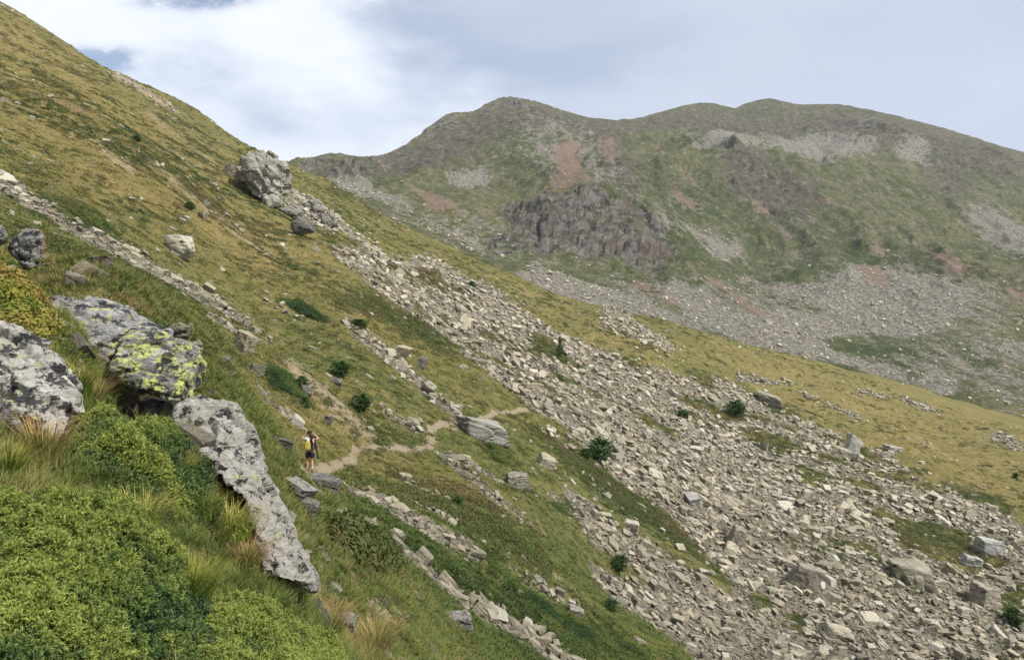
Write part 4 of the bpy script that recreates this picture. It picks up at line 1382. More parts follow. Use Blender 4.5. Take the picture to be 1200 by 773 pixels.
# boulders on the left skyline of the bank
hero('boulder', [slab_hull([(6, 290), (14, 278), (32, 269), (46, 270), (53, 279), (54, 292), (48, 304), (40, 314), (28, 313), (16, 304)],
                           [12.8, 12.8, 12.8, 12.6, 12.5, 12.5, 12.4, 12.4, 12.5, 12.7], 0.5, 0.8, 0.06)], 0.025, 0.022, 31, [M_LICHEN, M_RUST],
     'split boulder with a rusty face and black lichen at the left, above the yellow shrub')
hero('boulder', [slab_hull([(-30, 268), (-6, 261), (6, 264), (12, 274), (8, 286), (-10, 292), (-30, 290)], 12.6, 0.5, 0.8, 0.06)], 0.03, 0.022, 32, [M_LICHEN],
     'rounded grey boulder cut by the left edge, beside the rusty-faced one')
o_rust = [o for o in bpy.data.objects if o.name.startswith('boulder') and 'rusty face' in o.get('label', '')][0]
_me = o_rust.data
for pol in _me.polygons:
    if pol.normal.x > 0.45 and pol.center.x > 0.08:
        pol.material_index = 1
# the great outcrop on the slope and its train of slabs
g = ground_at(305, 236)
D0 = float(g[1])
hero('rock_outcrop', [slab_hull([(274, 204), (279, 192), (290, 185), (303, 181), (320, 184), (333, 192), (338, 208), (334, 224), (322, 238), (306, 232), (290, 222), (278, 212)],
                                [D0 - 1, D0, D0, D0 + 2, D0 + 2, D0 + 2, D0, D0 - 2, D0 - 3, D0 - 3, D0 - 2, D0 - 1], 9.0, 0.8, 1.2),
                      slab_hull([(290, 188), (300, 179), (316, 176), (330, 188), (330, 205), (300, 205)], D0 + 3, 6.0, 0.8, 0.5)], 0.24, 0.75, 33, [M_OUTCROP],
     'great grey cracked rock outcrop standing out from the grass near the skyline', 'rock outcrop', strata=(0.7, 0.2, 0.8))
for j, (poly, lab) in enumerate([
    ([(314, 232), (330, 228), (333, 240), (322, 244), (314, 241)], 'small rock at the right foot of the great outcrop'),
    ([(326, 244), (345, 240), (360, 250), (352, 256), (334, 252)], 'flat pale slab just below the great outcrop'),
    ([(340, 262), (355, 255), (369, 262), (366, 274), (352, 277), (340, 268)], 'rounded pale slab lowest in the rocks below the great outcrop'),
    ([(352, 236), (372, 234), (384, 246), (370, 252), (355, 247)], 'slab on the upper side of the rocks below the great outcrop'),
    ([(372, 250), (388, 246), (398, 262), (386, 268), (374, 262)], 'rightmost slab of the rocks below the great outcrop')]):
    gx = sum(p[0] for p in poly) / len(poly)
    gy = max(p[1] for p in poly)
    g = ground_at(gx, gy)
    hero('rock_slab', [slab_hull(poly, float(g[1]), 3.0, 0.8, 0.4)], 0.2, 0.2, 34 + j, [M_OUTCROP], lab, 'rock slab')

# ------------------------------------------------------------------ plants
def leaf_material(name, cols, rough=0.6, trans=0.25, spot=0.0, tipcol=None):
    """cols: colour stops over the plant's tint (0..1)"""
    m, k, b = new_mat(name)
    tint = k.attr('tint', 'INSTANCER')
    rnd = k.node('ShaderNodeObjectInfo').outputs['Random']
    P = k.node('ShaderNodeNewGeometry').outputs['Position']
    n = k.noise(P, 1.3, 3, 0.6)
    f = k.math('ADD', tint, k.math('MULTIPLY_ADD', rnd, 0.36, k.math('MULTIPLY_ADD', n, 0.5, -0.43)), clamp=True)
    st = [(i / (len(cols) - 1), c) for i, c in enumerate(cols)]
    col = k.cramp(f, st)
    if tipcol is not None:
        col = k.mix(k.math('MULTIPLY', k.ramp(k.attr('tip'), 0.62, 1.05), 0.75), col, tipcol)
    k.link(col, b.inputs['Base Color'])
    b.inputs['Roughness'].default_value = rough
    tr = k.node('ShaderNodeBsdfTranslucent')
    k.link(col, tr.inputs['Color'])
    mx = k.node('ShaderNodeMixShader')
    mx.inputs[0].default_value = trans
    k.link(b.outputs[0], mx.inputs[1])
    k.link(tr.outputs[0], mx.inputs[2])
    out = [q for q in k.n if q.type == 'OUTPUT_MATERIAL'][0]
    k.link(mx.outputs[0], out.inputs[0])
    return m

M_TURF = leaf_material('turf_grass', [(0.075, 0.115, 0.028), (0.145, 0.160, 0.042), (0.225, 0.195, 0.062), (0.32, 0.245, 0.10)])
M_TUFT = leaf_material('tuft_grass', [(0.08, 0.13, 0.026), (0.16, 0.20, 0.045), (0.24, 0.235, 0.075), (0.34, 0.25, 0.11)], trans=0.35, tipcol=(0.38, 0.31, 0.14))
M_HEATH = leaf_material('heath_leaf', [(0.035, 0.055, 0.016), (0.070, 0.090, 0.024), (0.10, 0.088, 0.035), (0.14, 0.088, 0.045)])
M_JUN = leaf_material('juniper_needle', [(0.032, 0.066, 0.030), (0.062, 0.110, 0.034), (0.135, 0.185, 0.046), (0.25, 0.29, 0.065)], trans=0.25, tipcol=(0.38, 0.43, 0.13))  # dark end paints the shaded gaps, tip colour the sunlit spray ends
M_BILB = leaf_material('bilberry_leaf', [(0.06, 0.09, 0.02), (0.15, 0.18, 0.03), (0.24, 0.24, 0.045), (0.25, 0.19, 0.05)], trans=0.3)
M_MAT = leaf_material('juniper_mat_leaf', [(0.032, 0.060, 0.020), (0.058, 0.095, 0.028), (0.095, 0.13, 0.035), (0.13, 0.145, 0.04)])
M_PINE = leaf_material('pine_needle', [(0.018, 0.045, 0.016), (0.030, 0.075, 0.022), (0.045, 0.10, 0.028)], trans=0.15)
mt_, k, b = new_mat('bark')
k.link(k.mix(k.noise(obj_coord(k), 30, 4, .6), (0.05, 0.035, 0.025), (0.17, 0.11, 0.07)), b.inputs['Base Color'])
M_BARK = mt_

def tri_mesh(name, V, Fc, mat, tip=None, smooth=False):
    me = mesh_from(name, V, Fc, [mat], smooth)
    if tip is not None:
        a = me.attributes.new('tip', 'FLOAT', 'POINT')
        a.data.foreach_set('value', np.asarray(tip, np.float32))
    return me

def tuft_mesh(seed, n, h, spread, width, bend, seg=3, mat=None):
    rg = np.random.default_rng(seed)
    V, Fc, T = [], [], []
    for _ in range(n):
        a = rg.uniform(0, 6.283)
        base = np.array([math.cos(a), math.sin(a), 0]) * spread * rg.uniform(0, 1) ** 0.6
        d = np.array([math.cos(a + rg.normal(0, .5)), math.sin(a + rg.normal(0, .5)), 0])
        L = h * rg.uniform(0.55, 1.1)
        bn = bend * rg.uniform(0.3, 1.3)
        side = np.array([-d[1], d[0], 0]) * width * rg.uniform(.7, 1.2)
        ps = []
        p = base.copy()
        ang = rg.uniform(0.0, 0.35)
        for q in range(seg + 1):
            ps.append(p.copy())
            p = p + (np.array([0, 0, math.cos(ang)]) + d * math.sin(ang)) * L / seg
            ang += bn / seg
        i0 = len(V)
        for q, c in enumerate(ps):
            ww = 1 - (q / seg) ** 1.5 * 0.95
            V += [c - side * ww, c + side * ww]
            T += [q / seg] * 2
        for q in range(seg):
            a0 = i0 + 2 * q
            Fc.append((a0, a0 + 1, a0 + 3, a0 + 2))
    return tri_mesh('tuft_shape', np.array(V), np.array(Fc), mat, T)

def leafball(seed, n, rad, flat, leaf, mat, up=0.3):
    """a low cushion of small leaves"""
    rg = np.random.default_rng(seed)
    V, Fc = [], []
    for _ in range(n):
        d = rg.normal(size=3)
        d[2] = abs(d[2])
        d /= np.linalg.norm(d)
        c = d * rad * rg.uniform(0.55, 1.0) * np.array([1, 1, flat])
        nn = d + rg.normal(size=3) * 0.5 + np.array([0, 0, up])
        nn /= np.linalg.norm(nn)
        t = np.cross(nn, rg.normal(size=3))
        t /= np.linalg.norm(t)
        s_ = np.cross(nn, t)
        L = leaf * rg.uniform(.6, 1.3)
        i0 = len(V)
        V += [c - t * L * .5, c + s_ * L * .28, c + t * L * .5, c - s_ * L * .28]
        Fc.append((i0, i0 + 1, i0 + 2, i0 + 3))
    return tri_mesh('cushion_shape', np.array(V), np.array(Fc), mat, np.zeros(len(V)))

def sprig_mesh(seed, L, mat, twigs=8, needles=13, nl=0.012):
    """one juniper spray: a stem with side twigs set with short needles"""
    rg = np.random.default_rng(seed)
    V, Fc, T = [], [], []
    def needle_row(p0, d, ln, cnt):
        for q in range(cnt):
            f = (q + rg.uniform(0, 1)) / cnt
            c = p0 + d * ln * f
            r_ = rg.normal(size=3)
            r_ -= r_ @ d * d
            r_ /= np.linalg.norm(r_)
            nd = d * rg.uniform(0.5, 1.0) + r_ * rg.uniform(0.6, 1.0)
            nd /= np.linalg.norm(nd)
            sd = np.cross(nd, rg.normal(size=3))
            sd /= np.linalg.norm(sd)
            nn = nl * rg.uniform(.7, 1.2)
            i0 = len(V)
            w_ = sd * nn * 0.24
            V.extend([c - w_, c + w_, c + nd * nn])
            tp = 0.25 + 0.75 * f
            T.extend([tp * .6, tp * .6, tp])
            Fc.append((i0, i0 + 1, i0 + 2))
    up = np.array([0, 0, 1.0])
    needle_row(np.zeros(3), up, L, int(needles * 1.6))
    for q in range(twigs):
        f = 0.15 + 0.75 * q / twigs
        a = rg.uniform(0, 6.283)
        d = np.array([math.cos(a), math.sin(a), rg.uniform(0.5, 1.3)])
        d /= np.linalg.norm(d)
        needle_row(up * L * f, d, L * rg.uniform(.35, .6) * (1.15 - f * .5), needles)
    return tri_mesh('sprig_shape', np.array(V), np.array(Fc), mat, T)

def tangent_frames(sheet, x, y, tilt_sd, up_mix=0.5):
    n = sheet.normal(x, y)
    n = n * (1 - up_mix) + np.array([0, 0, 1.0]) * up_mix
    m = len(x)
    return eulers(frames(n, RNG.uniform(0, 6.283, m), np.abs(RNG.normal(0, tilt_sd, m)), RNG.uniform(0, 6.283, m)))

# tone of the turf: same field drives the ground and the tufts
turf_shapes = [tuft_mesh(10 + i, 16, 0.55, 0.42, 0.030, 1.5, 2, M_TURF) for i in range(4)]
_open = (1 - np.clip(n_scree_s * 1.3, 0, 1)) * (1 - n_trail) * (1 - 0.75 * n_dirt_s) * (1 - n_litter_shade)
def tone_at(x, y):
    o_, l_ = hill.sample(n_ochre, x, y), hill.sample(n_lush, x, y)
    return np.clip(0.37 + 0.22 * o_ - 0.16 * l_ + 0.8 * fbm2(x, y, 11, 4, 0.65, 800), 0, 1)
x, y, r = candidates(150000, 9.5, 300)
keep = (RNG.uniform(0, 1, len(x)) < hill.sample(_open, x, y)) & seen_from_here(hill, x, y, 0.02)
x, y, r = x[keep], y[keep], r[keep]
s_ = np.clip(0.35 + 0.006 * r, 0.3, 1.3) * RNG.uniform(0.6, 1.3, len(x)) * np.clip(r / 22, .45, 1)
z = hill.z_at(x, y) - 0.04 * s_
sc = np.stack([s_, s_, s_ * RNG.uniform(.4, .85, len(x)) * np.clip(30 / r, 0.55, 1)], 1)
tag(scatter('turf_grass', np.stack([x, y, z], 1), tangent_frames(hill, x, y, .15, .4), sc, RNG.integers(0, 4, len(x)), turf_shapes, tint=tone_at(x, y)), kind='stuff')
print('turf', len(x))

heath_shapes = [leafball(30 + i, 90, 0.5, 0.55, 0.13, M_HEATH) for i in range(4)]
_hm = np.clip(n_heath_s * 0.9, 0, 1) * _open + 0.55 * n_scree_s * (fbm2(HX * .7, HY * 1.3, 11.0, 5, .65, 860) > 0.26) * np.clip(HR / 60 - .6, 0, 1) + 0.8 * n_hole + 0.22 * _open * (fbm2(HX * 0.6, HY * 1.3, 5.0, 4, .65, 850) > 0.10)
x, y, r = candidates(95000, 6.5, 300)
keep = (RNG.uniform(0, 1, len(x)) < hill.sample(_hm, x, y)) & seen_from_here(hill, x, y, 0.02)
x, y, r = x[keep], y[keep], r[keep]
s_ = np.clip(0.45 + 0.007 * r, 0.3, 1.6) * RNG.uniform(0.5, 1.4, len(x)) * np.clip(r / 25, .4, 1)
z = hill.z_at(x, y) - 0.05 * s_
ti = np.clip(0.45 + 0.9 * fbm2(x, y, 9, 3, .6, 820), 0, 1)
tag(scatter('heath', np.stack([x, y, z], 1), tangent_frames(hill, x, y, .2, .3), np.stack([s_, s_, s_ * .8], 1), RNG.integers(0, 4, len(x)), heath_shapes, tint=ti), kind='stuff')
print('heath', len(x))

# long grass near the viewpoint
near_tufts = [tuft_mesh(50 + i, 34, 0.20, 0.07, 0.0028, 1.3, 4, M_TUFT) for i in range(5)]
x, y, r = candidates(26000, 2.2, 26, 40)
keep = (RNG.uniform(0, 1, len(x)) < hill.sample((1 - n_litter_shade) * (1 - n_trail) * (1 - .8 * n_dirt_s) * (1 - n_scree_s), x, y))
x, y, r = x[keep], y[keep], r[keep]
keep = fbm2(x, y, 1.2, 3, .6, 830) + RNG.normal(0, .25, len(x)) > -0.25
x, y, r = x[keep], y[keep], r[keep]
s_ = RNG.uniform(.5, 1.15, len(x)) * np.clip(0.75 + r * 0.03, .7, 1.7)
ti = np.clip(0.46 + 0.75 * fbm2(x, y, 2.2, 3, .6, 840) + 0.18 * (r > 8), 0, 1)
z = hill.z_at(x, y) - 0.01
tag(scatter('long_grass', np.stack([x, y, z], 1), tangent_frames(hill, x, y, .25, .6), np.stack([s_] * 3, 1), RNG.integers(0, 5, len(x)), near_tufts, tint=ti), kind='stuff')
print('long grass', len(x))

# shrubs close by: mound of sprays over a lattice of stems
def tube(path, r0, r1, sides=5):
    V, Fc = [], []
    n = len(path)
    for i, p in enumerate(path):
        p = Vector(p)
        d = (Vector(path[min(i + 1, n - 1)]) - Vector(path[max(i - 1, 0)])).normalized()
        a = d.orthogonal().normalized()
        b_ = d.cross(a)
        rr = r0 + (r1 - r0) * i / (n - 1)
        for q in range(sides):
            t = 6.28318 * q / sides
            V.append(p + (a * math.cos(t) + b_ * math.sin(t)) * rr)
    for i in range(n - 1):
        for q in range(sides):
            Fc.append((i * sides + q, i * sides + (q + 1) % sides, (i + 1) * sides + (q + 1) % sides, (i + 1) * sides + q))
    return V, Fc

def join_parts(parts):
    V, Fc, o_ = [], [], 0
    for v, f in parts:
        V += list(v)
        Fc += [tuple(i + o_ for i in q) for q in f]
        o_ += len(v)
    return np.array([tuple(p) for p in V]), np.array(Fc)

def bush(name, label, cat, poly_px, height, shapes, n, smin, smax, tint, lump=0.45, seed=0, stems=14, edge=0.35, tint_amp=0.5, layers=0.45, ros=0, ros_r=0.06, ragged=0.0):
    P = sheet_poly(hill, poly_px)
    rg = np.random.default_rng(seed)
    lo, hi = P.min(0), P.max(0)
    c = P.mean(0)
    org = np.array([c[0], c[1], float(hill.z_at(c[:1], c[1:2])[0])])
    # more points where the shrub is nearer
    x = rg.uniform(lo[0], hi[0], n * 8)
    y = rg.uniform(lo[1], hi[1], n * 8)
    keep = inside(P, x, y)
    x, y = x[keep], y[keep]
    wgt = 1.0 / np.maximum(np.hypot(x, y), 1.5) ** 1.2
    pick = rg.choice(len(x), size=min(n, len(x)), replace=False, p=wgt / wgt.sum())
    x, y = x[pick], y[pick]
    closed = np.vstack([P, P[:1]])
    de = dist_line(closed, x, y)
    dome = 1 - np.exp(-de / edge)
    def lumpf(a, b_):
        if ros:
            bl_ = np.abs(vnoise2(a / edge / 1.1, b_ / edge / 1.1, 900 + seed)) + 0.45 * np.abs(vnoise2(a / edge / .42 + 7, b_ / edge / .42, 910 + seed))
            return 0.15 + lump * 1.5 * bl_
        return 0.62 + lump * fbm2(a, b_, edge * 1.6, 3, .55, 900 + seed) + 0.5 * lump * fbm2(a, b_, edge * 0.45, 2, .5, 910 + seed)
    if ros:
        # sprays stand in rosettes: gather the points round centres and fan them out
        nc = max(4, len(x) // ros)
        ce = rg.choice(len(x), size=nc, replace=False)
        cxx, cyy = x[ce], y[ce]
        own = rg.integers(0, nc, len(x))
        phi, rad_ = rg.uniform(0, 6.283, len(x)), np.sqrt(rg.uniform(0, 1, len(x)))
        csz = rg.uniform(0.6, 1.35, nc)[own] * ros_r
        x, y = cxx[own] + np.cos(phi) * rad_ * csz, cyy[own] + np.sin(phi) * rad_ * csz
        chz = rg.uniform(-0.12, 0.10, nc)[own]
        de = dist_line(closed, x, y)
        dome = 1 - np.exp(-de / edge)
    lumps = lumpf(x, y)
    if ragged:
        kp = de / edge + ragged * fbm2(x, y, edge * 1.5, 3, .6, 950 + seed) > 0.35
        x, y, de, dome, lumps = x[kp], y[kp], de[kp], dome[kp], lumps[kp]
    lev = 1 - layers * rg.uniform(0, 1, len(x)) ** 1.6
    H = height * dome * np.maximum(lumps, .12)
    z = hill.z_at(x, y) + H * lev
    h_ = edge * 0.12
    def hh(a, b_):
        return hill.z_at(a, b_) + height * lumpf(a, b_) * (1 - np.exp(-dist_line(closed, a, b_) / edge))
    nx, ny = -(hh(x + h_, y) - hh(x - h_, y)) / (2 * h_), -(hh(x, y + h_) - hh(x, y - h_)) / (2 * h_)
    nr = np.stack([nx, ny, np.full_like(nx, 1.1)], 1)
    if ros:
        nr = nr / np.linalg.norm(nr, axis=1, keepdims=True)
        z = hill.z_at(x, y) + H * 0.9 + chz * height - 1.15 * rad_ ** 2 * csz + rg.uniform(-.02, .0, len(x))
        out_ = np.stack([np.cos(phi), np.sin(phi), np.zeros_like(phi)], 1)
        nr = nr + out_ * (rad_ * 1.5)[:, None]
        lev = 1 - 0.5 * rad_ + chz
    e = eulers(frames(nr, rg.uniform(0, 6.28, len(x)), np.abs(rg.normal(0, .5 if not ros else .22, len(x))), rg.uniform(0, 6.28, len(x))))
    s_ = rg.uniform(smin, smax, len(x))
    ti = np.clip(tint + tint_amp * fbm2(x, y, edge * 2.2, 3, .6, 930 + seed) + 0.25 * (lev - .8) + (0.9 * (lumps - .55) if ros else 0), 0, 1)  # deep and low sprays tinted darker, crests brighter: shade put into the tint
    root = bpy.data.objects.new(name, None)
    COL.objects.link(root)
    root.location = org
    tag(root, label, cat)
    co = np.stack([x, y, z], 1) - org
    fo = scatter('foliage', co, e, np.stack([s_] * 3, 1), rg.integers(0, len(shapes), len(x)), shapes, parent=root, tint=ti)
    fo['kind'] = 'stuff'
    parts = []
    for q in range(stems):
        j = rg.integers(0, len(x))
        a = np.array([x[j], y[j]])
        d = rg.normal(size=2)
        d /= np.linalg.norm(d)
        path = []
        for t in range(5):
            p = a + d * edge * 1.2 * t / 4
            path.append((p[0] - org[0], p[1] - org[1], float(hill.z_at(p[:1], p[1:2])[0]) - org[2] + height * 0.75 * t / 4 * max(.3, dome[j])))
        parts.append(tube(path, edge * .03, edge * .008))
    V, Fc = join_parts(parts)
    link('stem', mesh_from('stem', V, Fc, [M_BARK]), root)
    return root

jun = [sprig_mesh(70 + i, 0.078, M_JUN, twigs=8, needles=9, nl=0.019) for i in range(5)]
bil = [leafball(80 + i, 34, 0.05, 0.9, 0.026, M_BILB) for i in range(3)]
bush('juniper_bush', 'mid-green juniper bush spreading out below the yellow-lichen block and dark hollow', 'juniper', BUSH['under_block'], 0.32, jun, 9000, .85, 1.35, .02, seed=1, ros=15, ros_r=.11, lump=.8, edge=.3, tint_amp=.7)
bush('juniper_bush', 'biggest juniper bush, green with bluish hollows and dead brown twigs, filling the lower left corner', 'juniper', BUSH['front'], 0.30, jun, 15000, .60, 1.0, .20, seed=2, edge=.26, ros=14, ros_r=.075, lump=.9, stems=40, tint_amp=.9)
bush('juniper_bush', 'bright yellow-green low juniper at the bottom edge, below the round grass tussock', 'juniper', BUSH['front_low'], 0.22, jun, 7500, .55, .95, .52, seed=3, edge=.25, tint_amp=.5, ros=12, ros_r=.065, lump=.8)
bush('bilberry_shrub', 'yellow-green low shrub on the bank under the rust-faced boulder, left edge', 'shrub', BUSH['upper_left'], 0.34, bil, 5200, .8, 2.2, .42, seed=4, edge=.35, lump=.9, tint_amp=1.0, ros=7, ros_r=.10)
hth = [leafball(85 + i, 40, 0.06, 0.9, 0.030, M_HEATH) for i in range(3)]
bush('heath_shrub', 'dark olive heath shrub beside the head of the lowest stone rib, below the hiker', 'shrub', BUSH['right_heath'], 0.5, hth, 7000, 2.0, 4.0, .4, seed=5, edge=.8)
mats = [leafball(90 + i, 60, 0.5, 0.5, 0.10, M_MAT) for i in range(3)]
for j, (poly, lab, nn) in enumerate([
    ([(226, 392), (250, 389), (268, 396), (284, 424), (280, 436), (262, 430), (244, 420), (230, 406)], 'dark green juniper mat left of the upright grey rock behind the blocks', 900),
    ([(306, 432), (322, 432), (345, 448), (362, 462), (360, 474), (340, 470), (318, 456)], 'green juniper mat beside the bare gully, above and left of the hiker', 900),
    ([(602, 690), (640, 704), (690, 728), (735, 765), (720, 790), (660, 773), (620, 735)], 'long deep green juniper mat between the stone ribs at the bottom', 2200),
    ([(646, 590), (658, 583), (676, 592), (674, 602), (655, 600)], 'small bright green mat at the top of the gravelly stone run', 260),
    ([(566, 518), (582, 524), (596, 536), (598, 548), (580, 542), (568, 530)], 'green mat just below the big pale slab-topped boulder by the path', 500),
    ([(325, 352), (352, 352), (385, 376), (380, 388), (350, 376)], 'dark green mat on the open slope above the bare gully', 500),
    ([(92, 244), (110, 248), (132, 266), (126, 276), (104, 264)], 'dark green mat above the stone run on the far left slope', 300)]):
    gz = ground_at(*poly[0])
    ed = max(0.5, 0.02 * gz[1])
    bush('juniper_mat', lab, 'juniper', poly, ed * 0.55, mats, nn, ed * .3, ed * .9, .5, seed=20 + j, edge=ed, stems=6, tint_amp=1.3, lump=1.2, ragged=3.0)

# single tussocks that stand out
def tussock(px, py, wpx, hpx, label, tint, nb=420, bend=1.2, name='grass_tussock'):
    g = ground_at(px, py)
    W, H = wpx / F * g[1] / 2, hpx / F * g[1]
    me = tuft_mesh(int(px * 7 + py), nb, H * 1.25, W * 0.55, 0.0026, bend, 5, tint)
    o = link(name, me)
    o.location = (g[0], g[1], g[2] - 0.01)
    tag(o, label, 'grass')
def blade_mat(name, c0, c1, tip):
    m, k, b = new_mat(name)
    n = k.noise(obj_coord(k), 25, 3, .6)
    col = k.mix(n, c0, c1)
    col = k.mix(k.ramp(k.attr('tip'), .35, 1.0), col, tip)
    k.link(col, b.inputs['Base Color'])
    return m
TG = blade_mat('green_blades', (0.07, 0.13, 0.02), (0.15, 0.21, 0.035), (0.30, 0.26, 0.05))
TY = blade_mat('yellow_blades', (0.12, 0.19, 0.03), (0.24, 0.27, 0.045), (0.48, 0.36, 0.12))
TO = blade_mat('orange_blades', (0.13, 0.15, 0.035), (0.24, 0.20, 0.07), (0.42, 0.25, 0.12))
tussock(222, 708, 84, 50, 'round olive grass tussock growing out of the juniper, bottom left', TG, 700, 1.1)
tussock(158, 618, 100, 44, 'long yellow-tipped grass tuft between the two juniper bushes', TY, 420, 1.6)
tussock(206, 560, 60, 34, 'bright green grass tuft on the juniper under the hollow', TY, 300, 1.4)
tussock(52, 545, 80, 60, 'orange-tinged grass clump under the big lichen boulder', TO, 500, 1.2)
tussock(10, 560, 60, 40, 'green grass clump at the left edge under the lichen boulder', TG, 400, 1.2)
tussock(92, 470, 44, 46, 'grass tuft wedged between the big lichen boulder and the yellow-lichen block', TG, 460, 1.3)
tussock(112, 478, 30, 40, 'straw-coloured grass tuft left of the narrow upright rock', TO, 260, 1.2)
tussock(268, 630, 90, 44, 'long olive grass hanging beside the pale rock blade', TY, 600, 1.7)
tussock(288, 668, 60, 40, 'straw grass clump against the foot of the pale rock blade', TO, 520, 1.5)
tussock(236, 606, 60, 34, 'green grass clump left of the pale rock blade, upper part', TG, 420, 1.5)
tussock(96, 600, 60, 26, 'short green grass tuft in the biggest juniper bush, above its bluish hollow', TG, 240, 1.3)
tussock(150, 760, 50, 28, 'thin grass tuft in the juniper at the bottom edge, left of the round tussock', TY, 160, 1.3)
tussock(300, 640, 50, 26, 'small green tuft at the middle of the pale rock blade', TG, 260, 1.3)
tussock(440, 765, 70, 40, 'straw-yellow grass clump at the bottom edge below the bare path patch', TO, 420, 1.3)
tussock(385, 745, 60, 40, 'rust-brown grass clump right of the blade tip, near the path', TO, 420, 1.3)

# small conifers and bushes on the slope
def conifer_meshes(seed, squat=False):
    rg = np.random.default_rng(seed)
    trunk = tube([(0, 0, -0.05), (0.01, 0, 0.4), (0, 0.01, 0.98)], 0.045, 0.008, 6)
    limbs, V, Fc = [trunk], [], []
    levels = 15
    for i in range(levels):
        f = i / (levels - 1)
        z0 = 0.06 + 0.9 * f
        rad = (0.40 * (1 - f) ** 0.75 if not squat else 0.66 * math.sqrt(max(0.02, 1 - (f * 1.02 - 0.12) ** 2))) * (0.7 + 0.45 * rg.random()) + 0.03
        for q in range(7):
            a = rg.uniform(0, 6.283)
            rr = rad * rg.uniform(.6, 1.1)
            tip = Vector((math.cos(a) * rr, math.sin(a) * rr, z0 + rr * rg.uniform(-.15, .35)))
            z0 = min(0.97, max(0.03, 0.06 + 0.9 * f + rg.uniform(-.05, .05)))
            base = Vector((0, 0, z0))
            if q < 3:
                limbs.append(tube([base, base.lerp(tip, .55) + Vector((0, 0, -.015)), tip], 0.014, 0.004, 4))
            for t in np.linspace(.25, 1, 6):
                c = base.lerp(tip, t)
                for _ in range(5):
                    d = Vector(rg.normal(size=3)).normalized()
                    d = (d + (tip - base).normalized() * .7 + Vector((0, 0, .35))).normalized()
                    sd = d.orthogonal().normalized()
                    sd.rotate(Matrix.Rotation(rg.uniform(0, 6.28), 3, d))
                    L = rg.uniform(.05, .09) * (1.6 if squat else 1)
                    i0 = len(V)
                    V += [c - sd * L * .22, c + sd * L * .22, c + d * L]
                    Fc.append((i0, i0 + 1, i0 + 2))
    lv, lf = join_parts(limbs)
    tr = mesh_from('trunk', lv, lf, [M_BARK])
    cr = mesh_from('crown', np.array([tuple(p) for p in V]), np.array(Fc), [M_CON], False)
    return tr, cr
m_, k, b = new_mat('conifer_needle')
k.link(k.mix(k.noise(obj_coord(k), 7, 4, .6), (0.030, 0.065, 0.022), (0.075, 0.135, 0.038)), b.inputs['Base Color'])
M_CON = m_
con = [conifer_meshes(1), conifer_meshes(2), conifer_meshes(3, True)]
for px, py, wp, hp, kd, lab in [
    (703, 540, 34, 34, 2, 'dark bushy little conifer at the lower left rim of the boulder field'),
    (686, 538, 16, 16, 2, 'small dark bush touching the left side of the bushy rim conifer'),
    (424, 482, 30, 26, 2, 'round dark green dwarf pine beside the gully, upper right of the hiker'),
    (399, 442, 30, 24, 2, 'dwarf pine highest of the three above the hiker'),
    (357, 478, 14, 18, 2, 'small green bush at the left side of the bare gully'),
    (354, 456, 18, 20, 2, 'green bush behind the grey stone above the hiker'),
    (656, 418, 11, 24, 0, 'slim young conifer standing in the upper boulder field'),
    (553, 338, 11, 11, 2, 'tiny dark bush near the top of the boulder field'),
    (726, 668, 26, 22, 2, 'green bush on the grass between the two gravelly stone runs'),
    (716, 716, 22, 18, 2, 'low green bush among the lowest stone ribs'),
    (863, 488, 26, 24, 2, 'dark green bush on the meadow side of the boulder field'),
    (222, 246, 14, 12, 2, 'small dark shrub alone on the upper left slope'),
    (160, 166, 14, 9, 2, 'little green shrub high on the left slope'),
    (420, 383, 26, 12, 2, 'flat green bush above the narrow stone run'),
    (1188, 730, 24, 22, 2, 'green bush in the hollow at the lower right edge'),
    (800, 488, 18, 10, 2, 'low green shrub in the middle of the boulder field'),
    (1190, 560, 8, 8, 2, 'tiny dark shrub on the ochre meadow near the right edge'),
    (536, 590, 16, 12, 2, 'bright green little bush in the turf below the path fork'),
]:
    g = ground_at(px, py)
    if np.isnan(g[0]):
        continue
    root = bpy.data.objects.new('dwarf_pine' if kd < 2 or 'pine' in lab or 'conifer' in lab else 'shrub', None)
    COL.objects.link(root)
    W, H = wp / F * g[1], hp / F * g[1]
    root.location = (g[0], g[1], g[2] - 0.02)
    wr = 1.25 if kd == 2 else .85
    if kd == 2:
        W, H = W * .86, H * .86
    root.scale = (W / wr, W / wr * 1.1, H * (0.9 if kd == 2 else 1.02))
    root.rotation_euler.z = px
    tag(root, lab, 'tree' if kd < 2 or 'pine' in lab or 'conifer' in lab else 'shrub')
    link('trunk', con[kd][0], root)
    link('crown', con[kd][1], root)

# ------------------------------------------------------------------ the hiker
def plain(name, c0, c1, rough=0.8, scale=20):
    m, k, b = new_mat(name)
    k.link(k.mix(k.noise(obj_coord(k), scale, 3, .6), c0, c1), b.inputs['Base Color'])
    b.inputs['Roughness'].default_value = rough
    return m
M_SKIN = plain('skin', (0.40, 0.23, 0.16), (0.50, 0.30, 0.21), .6)
M_HAIR = plain('hair', (0.05, 0.025, 0.015), (0.10, 0.05, 0.03), .6)
M_SHIRT = plain('pale_shirt', (0.50, 0.48, 0.45), (0.62, 0.60, 0.57))
M_SHORTS = plain('navy_cloth', (0.010, 0.013, 0.030), (0.022, 0.027, 0.055))
M_PACK = plain('yellow_cloth', (0.36, 0.27, 0.05), (0.50, 0.39, 0.09))
M_BLACK = plain('black_cloth', (0.012, 0.012, 0.016), (0.035, 0.035, 0.042))
M_ORANGE = plain('coral_cloth', (0.60, 0.22, 0.13), (0.72, 0.32, 0.20))
M_BOOT = plain('brown_leather', (0.20, 0.09, 0.045), (0.32, 0.15, 0.08))
